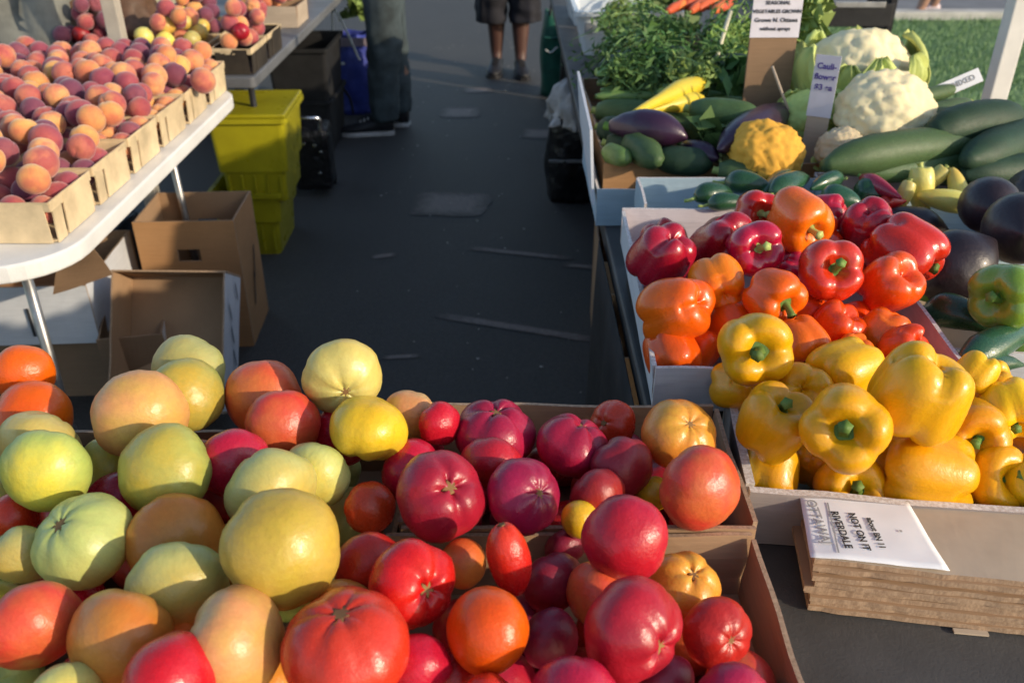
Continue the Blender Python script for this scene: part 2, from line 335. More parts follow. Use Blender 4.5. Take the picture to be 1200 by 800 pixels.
def mesh_only(name, vs, fs, mat=None):
    me = bpy.data.meshes.new(name); me.from_pydata([tuple(v) for v in vs], [], fs); me.polygons.foreach_set('use_smooth', [True]*len(me.polygons)); me.update()
    if mat: me.materials.append(mat)
    return me

# ------------------------------------------------------------------ produce meshes, unit radius, stem along +z
def tomato_mesh(kind, seed):
    rnd = random.Random(seed*7+1)
    n = rnd.randint(5, 8); ph = rnd.random()*6
    flat, rib, dim = {'round': (.92, .012, .07), 'heir': (.80, .075, .13), 'lobed': (.82, .15, .20), 'paste': (1.45, .03, .05), 'heart': (1.08, .05, .10)}[kind]
    if kind == 'lobed': n = rnd.randint(4, 6)
    prof = []
    N = 26
    for i in range(N):
        p = pi*i/(N-1); prof.append((sin(p), cos(p)*flat))
    ox = rnd.random()*90
    def fn(a, i, r, z):
        p = pi*i/(N-1)
        v = Vector((r*cos(a), r*sin(a), z))
        aw = a + .35*noise.noise(Vector((cos(a)*1.3+ox, sin(a)*1.3, .4)))
        lob = abs(sin(n*aw/2+ph)); val = (1-lob)**1.6
        f = 1 - rib*val*(.38*sin(p)**1.5+.95*exp(-(p/1.1)**2)) + .07*noise.noise(v*1.1+Vector((ox, 0, 0))) + .014*noise.noise(v*3+Vector((ox, 5, 0)))
        z2 = z*f; r2 = r*f
        z2 -= dim*exp(-(r/.26)**2)*(1 if z > 0 else 0)*(1+.5*val*(rib > .1))
        z2 += .012*exp(-(r/.12)**2)*(1 if z < 0 else 0)
        if kind == 'heart' and z < 0: r2 *= 1-.28*(z/flat)**2; z2 *= 1.12
        if kind == 'paste': r2 *= .80*(1+.06*z)
        return r2, z2
    vs, fs = lathe(prof, 36, fn)
    zt = vs[0][2]; return mesh_only('tomato_skin', vs, fs), zt
TOM = {k: [tomato_mesh(k, s+len(k)*13) for s in range(4)] for k in ('round', 'heir', 'lobed', 'paste', 'heart')}
def scar_mesh():
    vs, fs = lathe([(0, .0), (.05, .012), (.09, .004), (.13, .012), (.17, -.03), (0, -.05)], 12, lambda a, i, r, z: (r*(1+.35*sin(5*a)*(i > 2)), z))
    return mesh_only('scar', vs, fs, MAT['scar_brown'])
SCAR = scar_mesh()
def pepper_mesh(seed, shape='block'):
    rnd = random.Random(seed*13+5); n = rnd.choice((3, 4, 4)) if shape != 'long' else 2; ph = rnd.random()*6; ox = rnd.random()*50
    hh = {'block': rnd.uniform(.84, .98), 'squat': rnd.uniform(.76, .86), 'long': 1.9}[shape]
    if shape == 'long': pr = [(0, .86), (.2, .9), (.34, .97), (.45, .92), (.52, .7), (.54, .3), (.47, -.2), (.34, -.65), (.16, -.95), (0, -1.02)]
    else: pr = [(0, .62), (.12, .64), (.28, .82), (.48, .97), (.70, .97), (.88, .80), (.97, .5), (.96, .1), (.90, -.3), (.84, -.62), (.72, -.84), (.50, -.96), (.28, -.90), (.12, -.78), (0, -.74)]
    prof = catmull(pr, 34); N = len(prof); amps = [rnd.uniform(-.1, .1) for _ in range(8)]
    def fn(a, i, r, z):
        s = i/(N-1); aw = a + .3*noise.noise(Vector((cos(a)+ox, sin(a), .4)))
        q = (n*aw/2+ph); lob = abs(sin(q)); val = (1-lob)**1.25; li = int(q/pi) % n
        end = .55+.75*exp(-((s-.18)/.16)**2)+1.0*exp(-((s-.84)/.16)**2)
        v = Vector((r*cos(a), r*sin(a), z))
        f = 1 - (.20 if shape != 'long' else .07)*val*end + .07*noise.noise(v*1.0+Vector((ox, 0, 0)))
        zz = z*hh + (amps[li]*1.5*lob*(1 if z < 0 else .5))*abs(z) - (.10*val if z > .3 else -.16*val*(z < -.5))
        zz *= 1 if shape != 'long' else 1
        bend = .16*noise.noise(Vector((ox, z*.7, 3)))
        return r*f, zz+bend*r*cos(a-ph)
    vs, fs = lathe(prof, 40, fn)
    return mesh_only('pepper_skin', vs, fs), vs[0][2]
PEP = {k: [pepper_mesh(s+ord(k[0]), k) for s in range(6 if k == 'block' else 3)] for k in ('block', 'squat', 'long')}
def pstem_mesh(seed, ln=.42):
    rnd = random.Random(seed); vs, fs = lathe([(0, .05), (.16, .07), (.28, .055), (.36, .02), (.38, -.04), (0, -.08)], 20, lambda a, i, r, z: (r*(1+.10*sin(5*a)*(i > 2)), z-.03*cos(5*a)*(i > 2)))
    b = rnd.uniform(-.25, .25)
    v2, f2 = tube_data(catmull([(0, 0, 0), (b*.3, .02, ln*.5), (b*1.2, .06, ln*1.15)], 7), [.20, .15, .115, .10, .105, .125, .155], 10, True, 5, .12)
    o = len(vs); return mesh_only('pepper_stem', vs+[tuple(x) for x in v2], fs+[tuple(i+o for i in f) for f in f2], MAT['stem_green'])
PSTEM = [pstem_mesh(s) for s in range(4)]; PSTEMP = []
for s in range(3):
    m = pstem_mesh(s+9, .5).copy(); m.materials.clear(); m.materials.append(MAT['stem_pale']); PSTEMP.append(m)
def peach_mesh(seed):
    prof = [(sin(pi*i/17), cos(pi*i/17)*.94) for i in range(18)]; ox = seed*9.1
    def fn(a, i, r, z):
        g = exp(-((a-pi)/.22)**2); v = Vector((r*cos(a), r*sin(a), z))
        f = 1-.075*g*(1 if z > -.6 else .4)+.035*noise.noise(v+Vector((ox, 0, 0)))
        return r*f, z*f-(.14*exp(-(r/.2)**2) if z > 0 else 0)
    vs, fs = lathe(prof, 24, fn); return mesh_only('peach_skin', vs, fs)
PEACH = [peach_mesh(s) for s in range(4)]
MESHCACHE = {}
def with_mat(me, mname):
    k = (me.name, mname)
    if k not in MESHCACHE:
        c = me.copy(); c.materials.clear(); c.materials.append(MAT[mname]); MESHCACHE[k] = c
    return MESHCACHE[k]
def orient(axis, spin):
    return (Vector(axis).normalized().to_track_quat('Z', 'Y') @ Quaternion((0, 0, 1), spin)).to_euler()
def put_tomato(c, r, kind, mat, axis, label, group=None, scar=True, spin=None):
    me, zt = random.choice(TOM[kind]); spin = random.random()*6.28 if spin is None else spin
    o = link('tomato', with_mat(me, mat), None, c); o.scale = (r, r, r); o.rotation_euler = orient(axis, spin)
    tag(o, label, 'tomato', group)
    if scar: s = link('stem_scar', SCAR, o, (0, 0, zt+.012))
    return o
def put_pepper(c, r, shape, mat, axis, label, group=None, stem='green', spin=None, cat='pepper', name='bell_pepper', sc=None):
    me, zt = random.choice(PEP[shape]); spin = random.random()*6.28 if spin is None else spin
    o = link(name, with_mat(me, mat), None, c); o.scale = sc or (r, r, r); o.rotation_euler = orient(axis, spin); tag(o, label, cat, group)
    if stem: link('stem', random.choice(PSTEM if stem == 'green' else PSTEMP), o, (0, 0, zt+.02))
    return o
def relax(items, iters=60, frac=.93):
    """items: dicts with u,v,w,d; moves each along its own line of sight until neighbours only touch"""
    for q in items: q['d0'] = q['d']
    for _ in range(iters):
        moved = False
        for i in range(len(items)):
            for j in range(i+1, len(items)):
                a, b = items[i], items[j]
                ra, rb = a['w']/2*a['d']/FPX*a.get('k', 1), b['w']/2*b['d']/FPX*b.get('k', 1)
                pa, pb = D(a['u'], a['v'], a['d']), D(b['u'], b['v'], b['d'])
                need = frac*(ra+rb)*.96; dist = (pa-pb).length
                if dist < need:
                    lat = sqrt((a['u']-b['u'])**2+(a['v']-b['v'])**2)*(a['d']+b['d'])/2/FPX
                    gap = sqrt(max(need*need-lat*lat, 0)); fa = a.get('o', 0)*100+a['v']; fb = b.get('o', 0)*100+b['v']
                    near, far = (a, b) if fa > fb else (b, a)
                    cur = far['d']-near['d']; push = min(max((gap-cur), 0), .012)*.5
                    if push > 1e-5:
                        for q, sg in ((near, -1), (far, 1)):
                            if not q.get('fix'): q['d'] = min(max(q['d']+sg*push*(2 if (near if q is far else far).get('fix') else 1), q['d0']-.075), q['d0']+.075)
                        moved = True
        if not moved: break
FILLED = []   # spheres already standing (centre, radius)
def pile_fill(x0, x1, y0, y1, z, r, choose, jit=.008):
    nx = int((x1-x0)/(2*r)); ny = int((y1-y0)/(1.85*r)); k = 0
    for j in range(ny+1):
        for i in range(nx+1):
            c = Vector((x0+r+(i+.5*(j % 2))*2*r+random.uniform(-jit, jit), y0+r+j*1.85*r+random.uniform(-jit, jit), z+random.uniform(-.006, .006)))
            if c.x > x1-r*.8 or c.y > y1-r*.8: continue
            if any((c-q).length < .80*(r+s) for q, s in FILLED): continue
            FILLED.append((c, r)); choose(c, r*random.uniform(.92, 1.04), k); k += 1

# ================================================================== THE SETTING
def sheet(name, x0, x1, y0, y1, z, mat, kind='structure', rz=0, wob=0, n=1):
    vs = []; 
    if wob:
        cx, cy = (x0+x1)/2, (y0+y1)/2; N = 40
        for i in range(N):
            a = 2*pi*i/N; e = 5; dx, dy = cos(a), sin(a); m = (abs(dx)**e+abs(dy)**e)**(-1/e)
            m *= 1+wob*noise.noise(Vector((cos(a)*2.5+cx*7, sin(a)*2.5, cy)))
            vs.append((dx*m*(x1-x0)/2, dy*m*(y1-y0)/2, 0))
        o = mk(name, vs, [tuple(range(N))], MAT[mat], None, False, loc=(cx, cy, z)); o.rotation_euler.z = rz
    else: o = mk(name, [(x0, y0, z), (x1, y0, z), (x1, y1, z), (x0, y1, z)], [(0, 1, 2, 3)], MAT[mat], None, False)
    tag(o, kind=kind); return o
sheet('asphalt_ground', -120, 120, -60, 240, 0, 'asphalt')
sheet('grass_ground', 2.55, 60, 3.2, 8.25, .03, 'lawn')
sheet('far_road', 2.6, 60, 8.5, 60, .012, 'road_far')
o = slab('kerb', 2.45, 60, 8.25, 8.42, -.05, .10, MAT['kerb_stone'], None, .015); tag(o, kind='structure')
o = slab('kerb', 2.40, 2.55, 3.2, 8.25, -.05, .08, MAT['kerb_stone'], None, .015); tag(o, kind='structure')
# patches and streaks of sunlight, painted as lighter colour on the aisle asphalt
def sun_patch(u, v, wpx, hpx, rz, nm='sun_patch_paint', mat='sun_patch_paint', wob=.12):
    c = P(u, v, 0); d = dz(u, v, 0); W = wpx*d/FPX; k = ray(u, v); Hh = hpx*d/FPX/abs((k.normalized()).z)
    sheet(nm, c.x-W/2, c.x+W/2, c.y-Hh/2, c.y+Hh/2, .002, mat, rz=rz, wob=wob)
sun_patch(528, 239, 92, 28, -.08)
sun_patch(632, 157, 42, 11, -.08); sun_patch(540, 132, 46, 12, 0); sun_patch(560, 106, 36, 6, .1)
sun_patch(606, 384, 205, 8, -.32, 'sun_streak_paint'); sun_patch(610, 297, 130, 5, -.25, 'sun_streak_paint'); sun_patch(470, 418, 44, 5, .1, 'sun_streak_paint'); sun_patch(680, 312, 40, 5, -.2, 'sun_streak_paint')
sun_patch(450, 300, 30, 5, .3, 'sun_streak_paint')
rg = random.Random(4)
vs, fs = [], []
for _ in range(150):
    y = rg.uniform(1.4, 8); x = rg.uniform(-.7, .5); s = rg.uniform(.002, .006); k = len(vs); a = rg.random()*3
    for q in range(4): vs.append((x+s*cos(a+q*pi/2)*rg.uniform(.6, 1.6), y+s*sin(a+q*pi/2)*rg.uniform(.6, 1.6), .008))
    vs.append((x, y, .011)); fs += [(k, k+1, k+4), (k+1, k+2, k+4), (k+2, k+3, k+4), (k+3, k, k+4)]
tag(mk('ground_debris', vs, fs, MAT['debris_pale'], None, False), 'tiny pale crumbs and grit scattered over the dark asphalt aisle', 'debris', kind='stuff')
vs, fs = [], []
for _ in range(26000):
    y = rg.uniform(4.5, 8.24); x = rg.uniform(2.57, 6.6); h = rg.uniform(.015, .05)*(1+.6*noise.noise(Vector((x*2, y*2, 0)))); a = rg.random()*6.28; w_ = .004; lx, ly = rg.uniform(-.02, .02), rg.uniform(-.02, .02); k = len(vs)
    vs += [(x-w_*cos(a), y-w_*sin(a), .03), (x+w_*cos(a), y+w_*sin(a), .03), (x+lx, y+ly, .03+h)]; fs.append((k, k+1, k+2))
tag(mk('grass_blades', vs, fs, MAT['grass_blade'], None, False), 'short mown green grass of the lawn beside the stalls', 'grass', kind='stuff')

# ================================================================== TABLES
def rounded_outline(x0, x1, y0, y1, r, n=8):
    out = []
    for cx, cy, a0 in ((x1-r, y1-r, 0), (x0+r, y1-r, pi/2), (x0+r, y0+r, pi), (x1-r, y0+r, 3*pi/2)):
        for i in range(n+1): a = a0+pi/2*i/n; out.append((cx+r*cos(a), cy+r*sin(a)))
    return out
def top_mesh(name, out, z0, z1, mat, parent, bev=.008):
    bm = bmesh.new(); f = bm.faces.new([bm.verts.new((x, y, z1)) for x, y in out]); r = bmesh.ops.extrude_face_region(bm, geom=[f])
    for v in [g for g in r['geom'] if isinstance(g, bmesh.types.BMVert)]: v.co.z = z0
    bm.normal_update(); bmesh.ops.recalc_face_normals(bm, faces=bm.faces)
    if bev: bmesh.ops.bevel(bm, geom=[e for e in bm.edges if abs(e.verts[0].co.z-e.verts[1].co.z) < 1e-5], offset=bev, segments=3, affect='EDGES', profile=.6)
    me = bpy.data.meshes.new(name); bm.to_mesh(me); bm.free(); me.materials.append(MAT[mat]); return link(name, me, parent)
def folding_table(label, x0, x1, y0, y1, mat, z=.75, th=.04, r=.07, leg='metal_grey', name='folding_table', inset=.07):
    cx, cy = (x0+x1)/2, (y0+y1)/2; t = empty(name, (cx, cy, 0), 0, label, 'table')
    top_mesh('tabletop', rounded_outline(x0-cx, x1-cx, y0-cy, y1-cy, r), z-th, z, mat, t)
    for sy in (-1, 1):
        for sx in (-1, 1):
            yy = sy*((y1-y0)/2-.22); xx = sx*((x1-x0)/2-inset)
            tube('leg', [(xx, yy, 0), (xx*.98, yy, .3), (xx*.95, yy-sy*.02, z-th)], .0125, MAT[leg], t, 8)
        tube('crossbar', [(-((x1-x0)/2-inset), yy, .16), (((x1-x0)/2-inset), yy, .16)], .010, MAT[leg], t, 8)
    return t
folding_table('white plastic folding table with rounded corner under the baskets of peaches', -1.72, -.905, 1.585, 3.02, 'table_white', r=.16, inset=.19)
folding_table('dark grey table behind the white one, holding fruit baskets beside the aisle', -1.72, -.90, 3.14, 6.6, 'table_grey', r=.02, leg='metal_dark')
folding_table('dark foreground table under the trays of tomatoes', -1.25, 1.5, -.35, .945, 'table_dark', z=.785, r=.02, leg='metal_dark', name='trestle_table')
folding_table('long table on the right under the peppers and squash', .20, 1.0, .965, 5.2, 'table_dark', r=.02, leg='metal_dark', name='trestle_table')
# black cloth skirts; the unseen lawn-side one is added to block low sun
def skirt(label, pts, z0, z1, amp=.02, freq=22):
    vs, fs = [], []; L = [0]; pts = [Vector(p) for p in pts]
    for a, b in zip(pts, pts[1:]): L.append(L[-1]+(b-a).length)
    n = int(L[-1]*60)+2; rows = 8
    for j in range(rows):
        h = j/(rows-1)
        for i in range(n):
            s = L[-1]*i/(n-1); k = max(q for q in range(len(L)-1) if L[q] <= s+1e-9); f = (s-L[k])/(L[k+1]-L[k]); p = pts[k].lerp(pts[k+1], f)
            d = (pts[k+1]-pts[k]).normalized(); nn = Vector((d.y, -d.x)); a = amp*(h**.8)*(.5+noise.noise(Vector((s*freq*.3, h*.8, pts[0].x*3)))*1.3)
            q = p+nn*(a+.004); vs.append((q.x, q.y, z1+(z0-z1)*h))
    for j in range(rows-1):
        for i in range(n-1): k = j*n+i; fs.append((k, k+1, k+n+1, k+n))
    o = mk('table_cloth', vs, fs, MAT['cloth_black']); m = o.modifiers.new('solid', 'SOLIDIFY'); m.thickness = .002
    tag(o, label, 'tablecloth'); return o
skirt('unseen black cloth added behind the right-hand table to keep sun off the aisle', [(1.03, 1.0), (1.03, 5.2)], .02, .745)
skirt('black cloth hanging in folds at the near end of the right-hand table', [(.192, 1.76), (.192, .985)], .02, .735, .03)
skirt('black cloth hanging on the aisle side of the tomato table', [(.16, .955), (-1.2, .955)], .03, .745, .015)

# ================================================================== TOMATO TRAYS (foreground)
ZT = .787
tray('kraft cardboard tray of dark red and magenta tomatoes, the farther one', -.115, .252, .700, .922, ZT, .875, cat='tray')
tray('kraft cardboard tray of red tomatoes in the near foreground, its right wall bare', -.13, .247, .36, .690, ZT, .872, cat='tray')
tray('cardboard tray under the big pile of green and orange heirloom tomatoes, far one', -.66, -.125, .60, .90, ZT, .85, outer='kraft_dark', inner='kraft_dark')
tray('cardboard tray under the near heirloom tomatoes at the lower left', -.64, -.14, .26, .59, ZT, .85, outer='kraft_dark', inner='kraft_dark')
T = [  # u, v, width px, z guess, kind, material, stem direction (x right, y up, towards viewer), order, label
(28, 438, 68, .955, 'round', 'tomato_orange', None, 0, 'smooth bright orange tomato at the far left corner of the pile'),
(40, 490, 88, .93, 'round', 'tomato_orange', None, 0, 'orange tomato just under the smooth bright orange one at the left edge'),
(48, 524, 98, .93, 'heir', 'tomato_cream', None, 0, 'pale cream-topped tomato between an orange one and a green one at the left edge'),
(54, 552, 102, .94, 'heir', 'tomato_green', None, 0, 'glossy green tomato with yellow underside near the left edge'),
(18, 604, 54, .90, 'round', 'tomato_scarlet', None, 0, 'small red tomato cut by the left edge, below the glossy green one'),
(28, 650, 72, .91, 'heir', 'tomato_pale_green', None, 0, 'light green tomato at the left edge above the big orange one'),
(98, 632, 116, .93, 'heir', 'tomato_pale_green', (-.30, .50, .6), 0, 'large pale green tomato with a dimpled top, left of the orange one'),
(40, 733, 108, .93, 'heir', 'tomato_coral', None, 0, 'large orange-red tomato at the lower left edge'),
(166, 487, 108, .92, 'heir', 'tomato_peach', None, 0, 'pinkish orange tomato behind the large green and yellow one'),
(131, 547, 76, .90, 'heir', 'tomato_green', None, -1, 'dull green tomato wedged between the dimpled pale one and the green and yellow one'),
(193, 551, 112, .95, 'heir', 'tomato_green', None, 0, 'large green and yellow tomato with a bright highlight in mid pile'),
(221, 438, 92, .95, 'heir', 'tomato_pale_green', None, -1, 'pale green tomato at the very top back of the pile'),
(219, 463, 88, .95, 'heir', 'tomato_green', None, 0, 'yellow-green tomato just in front of the top pale green one'),
(207, 632, 112, .92, 'heir', 'tomato_amber', None, 0, 'orange tomato right of the dimpled pale green one'),
(210, 688, 118, .93, 'heir', 'tomato_pale_green', None, 0, 'wide pale green tomato below the mid-pile orange one'),
(143, 750, 126, .93, 'heir', 'tomato_amber', None, 0, 'broad amber tomato near the lower left'),
(200, 806, 130, .94, 'heir', 'tomato_scarlet', None, 0, 'red tomato cut by the bottom edge, between two amber ones'),
(277, 752, 130, .94, 'heir', 'tomato_peach', None, 0, 'large peach and yellow tomato near the bottom edge'),
(76, 818, 84, .92, 'heir', 'tomato_pale_green', None, 0, 'light green tomato peeking over the bottom edge'),
(330, 642, 140, .97, 'heir', 'tomato_olive', None, 1, 'biggest olive-yellow tomato beside the tray of red ones'),
(274, 542, 84, .92, 'heir', 'tomato_red', None, 0, 'red-topped tomato behind the large green and yellow one'),
(262, 582, 70, .89, 'round', 'tomato_dusky', None, -2, 'dark shaded red tomato under the red-topped one'),
(309, 467, 94, .93, 'heir', 'tomato_coral', None, 0, 'coral orange tomato at the back beside the cream one'),
(331, 499, 88, .93, 'heir', 'tomato_coral', None, 0, 'coral red tomato in front of the coral orange one'),
(318, 574, 108, .94, 'heir', 'tomato_pale_green', None, 0, 'pale grey-green tomato just behind the biggest olive one'),
(370, 556, 82, .92, 'heir', 'tomato_pale_green', None, 0, 'pale olive tomato at the right rim of the heirloom pile'),
(402, 441, 94, .965, 'heir', 'tomato_cream', (.22, -.45, .7), 0, 'cream-yellow tomato standing highest against the asphalt, its hollow turned forward'),
(432, 502, 92, .94, 'lobed', 'tomato_yellow', (-.2, -.8, -.1), 1, 'lumpy deep yellow tomato leaning beside the cream one'),
(480, 488, 66, .92, 'heir', 'tomato_peach', None, 0, 'apricot tomato just right of the lumpy yellow one'),
(515, 497, 54, .90, 'lobed', 'tomato_scarlet', None, 0, 'small scarlet tomato at the back corner of the far tray'),
(402, 510, 74, .90, 'heir', 'tomato_scarlet', None, -2, 'red-orange tomato glimpsed under the cream one'),
# near tray
(405, 757, 150, .945, 'heir', 'tomato_red', (-.03, .85, .42), 1, 'largest red tomato at the bottom edge, folded at its top'),
(401, 716, 78, .90, 'round', 'tomato_amber', None, 0, 'small amber tomato behind the largest red one'),
(484, 684, 106, .935, 'lobed', 'tomato_scarlet', (.55, .02, .75), 1, 'ribbed scarlet tomato showing its tan stem scar in the near tray'),
(434, 664, 84, .91, 'heir', 'tomato_magenta', None, 0, 'purplish red tomato left of the ribbed scarlet one'),
(597, 655, 72, .935, 'paste', 'tomato_scarlet', (-.2, .95, .2), 0, 'upright oval scarlet tomato by the inner divider'),
(572, 738, 100, .93, 'round', 'tomato_orange', None, 1, 'smooth round orange tomato in the near tray of red ones'),
(488, 778, 70, .91, 'heart', 'tomato_scarlet', (-.9, .1, .1), 0, 'pointed scarlet tomato between the largest red and the round orange one'),
(700, 697, 80, .89, 'heir', 'tomato_coral', None, -1, 'dull orange-pink tomato behind the big scarred magenta one'),
(803, 686, 84, .885, 'lobed', 'tomato_bicolor', (.2, .55, .55), 0, 'ribbed yellow-orange tomato in the corner of the near tray'),
(742, 738, 128, .935, 'lobed', 'tomato_magenta', (.62, -.22, .6), 1, 'big magenta tomato with a scarred ribbed end facing right'),
(840, 741, 84, .895, 'heir', 'tomato_magenta', (.3, .0, .8), 0, 'magenta tomato next to the bare right tray wall'),
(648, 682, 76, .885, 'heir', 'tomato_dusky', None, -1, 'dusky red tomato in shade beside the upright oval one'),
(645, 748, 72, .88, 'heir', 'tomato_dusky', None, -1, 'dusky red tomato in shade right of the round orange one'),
(675, 816, 104, .925, 'heir', 'tomato_red', None, 1, 'rosy red tomato cut by the bottom edge in the middle'),
(858, 822, 92, .90, 'heir', 'tomato_magenta', None, 0, 'pink-red tomato cut by the bottom edge near the tray wall'),
(572, 818, 66, .91, 'heir', 'tomato_scarlet', None, 0, 'scarlet tomato peeking over the bottom edge under the round orange one'),
(542, 660, 58, .88, 'round', 'tomato_coral', None, -2, 'brownish orange tomato in shade under the divider'),
(533, 790, 60, .88, 'round', 'tomato_red', None, -2, 'deep red tomato in the gap left of the round orange one'),
(780, 800, 72, .875, 'heir', 'tomato_dusky', None, -2, 'dark red tomato in the gap between the two magenta ones'),
(733, 630, 102, .945, 'heir', 'tomato_magenta', None, 2, 'smooth crimson tomato perched on the divider between the two trays'),
# far tray
(434, 595, 62, .90, 'heir', 'tomato_red', None, 0, 'small crimson tomato at the left end of the far tray'),
(516, 580, 108, .935, 'lobed', 'tomato_magenta', (.35, .35, .75), 1, 'magenta tomato with a small dark hole in its ribbed top'),
(480, 550, 76, .91, 'heir', 'tomato_scarlet', None, 0, 'red tomato behind the small crimson one in the far tray'),
(580, 508, 94, .905, 'lobed', 'tomato_magenta', (.05, .7, .35), 0, 'folded magenta tomato against the back wall of the far tray'),
(576, 543, 74, .91, 'heir', 'tomato_magenta', None, 0, 'rounded magenta tomato just in front of the folded one'),
(613, 580, 92, .925, 'heir', 'tomato_magenta', (.55, .2, .7), 1, 'plump magenta tomato with a speck and shine near the divider'),
(671, 522, 88, .905, 'lobed', 'tomato_magenta', (.3, .7, .2), 0, 'dark magenta tomato in the middle of the far tray'),
(718, 496, 56, .89, 'heir', 'tomato_red', (-.5, .1, .6), -1, 'bright pinkish red tomato touching the back wall of the far tray'),
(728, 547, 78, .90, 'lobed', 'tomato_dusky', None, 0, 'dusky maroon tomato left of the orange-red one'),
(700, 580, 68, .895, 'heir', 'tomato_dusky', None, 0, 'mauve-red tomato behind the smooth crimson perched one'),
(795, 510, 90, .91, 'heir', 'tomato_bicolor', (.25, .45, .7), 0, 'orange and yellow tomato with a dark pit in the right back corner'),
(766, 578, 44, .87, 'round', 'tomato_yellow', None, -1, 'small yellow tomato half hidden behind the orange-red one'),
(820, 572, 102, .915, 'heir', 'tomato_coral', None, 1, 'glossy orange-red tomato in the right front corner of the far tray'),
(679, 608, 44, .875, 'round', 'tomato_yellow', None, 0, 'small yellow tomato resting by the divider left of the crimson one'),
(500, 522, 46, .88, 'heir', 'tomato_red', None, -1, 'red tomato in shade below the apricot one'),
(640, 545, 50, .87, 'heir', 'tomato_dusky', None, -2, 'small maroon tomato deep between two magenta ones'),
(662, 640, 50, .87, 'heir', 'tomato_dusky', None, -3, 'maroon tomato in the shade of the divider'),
]
items = [dict(u=a[0], v=a[1], w=a[2], d=dz(a[0], a[1], a[3]), o=a[7], k=.93 if a[4] in ('heir', 'lobed') else 1, a=a) for a in T]
relax(items)
for it in items:
    a = it['a']; c = D(a[0], a[1], it['d']); r = a[2]/2*it['d']/FPX/(.99 if a[4] != 'paste' else 1.12)
    ax = camdir(*a[6]) if a[6] else camdir(random.uniform(-.9, .5), random.uniform(-.2, .9), random.uniform(-1, -.15))
    put_tomato(c, r, a[4], a[5], ax, a[8]); FILLED.append((c, r))
def under(label, mats, kinds=('heir', 'round')):
    def f(c, r, k):
        m = mats[(k*7) % len(mats)]; cn = {'magenta': 'magenta', 'dusky': 'maroon', 'red': 'red', 'coral': 'coral', 'green': 'green', 'amber': 'amber', 'pale_green': 'pale green'}[m[7:]]; lb = label.replace('COL', cn)
        put_tomato(c, r, kinds[k % 2], m, (random.uniform(-1, 1), random.uniform(-1, 1), random.uniform(-1, 1)), lb, lb.replace('tomato ', 'tomatoes ', 1), scar=False)
    return f
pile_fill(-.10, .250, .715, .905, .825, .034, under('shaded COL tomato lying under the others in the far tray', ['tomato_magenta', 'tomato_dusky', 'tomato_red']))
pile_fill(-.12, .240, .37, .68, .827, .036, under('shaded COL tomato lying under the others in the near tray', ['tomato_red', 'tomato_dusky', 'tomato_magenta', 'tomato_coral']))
HM = ['tomato_coral', 'tomato_green', 'tomato_amber', 'tomato_red', 'tomato_pale_green']
pile_fill(-.62, -.135, .28, .88, .83, .040, under('shaded COL heirloom tomato at the bottom of the left pile', HM))
pile_fill(-.60, -.155, .30, .84, .885, .036, under('shaded COL heirloom tomato in the middle layer of the left pile', HM))

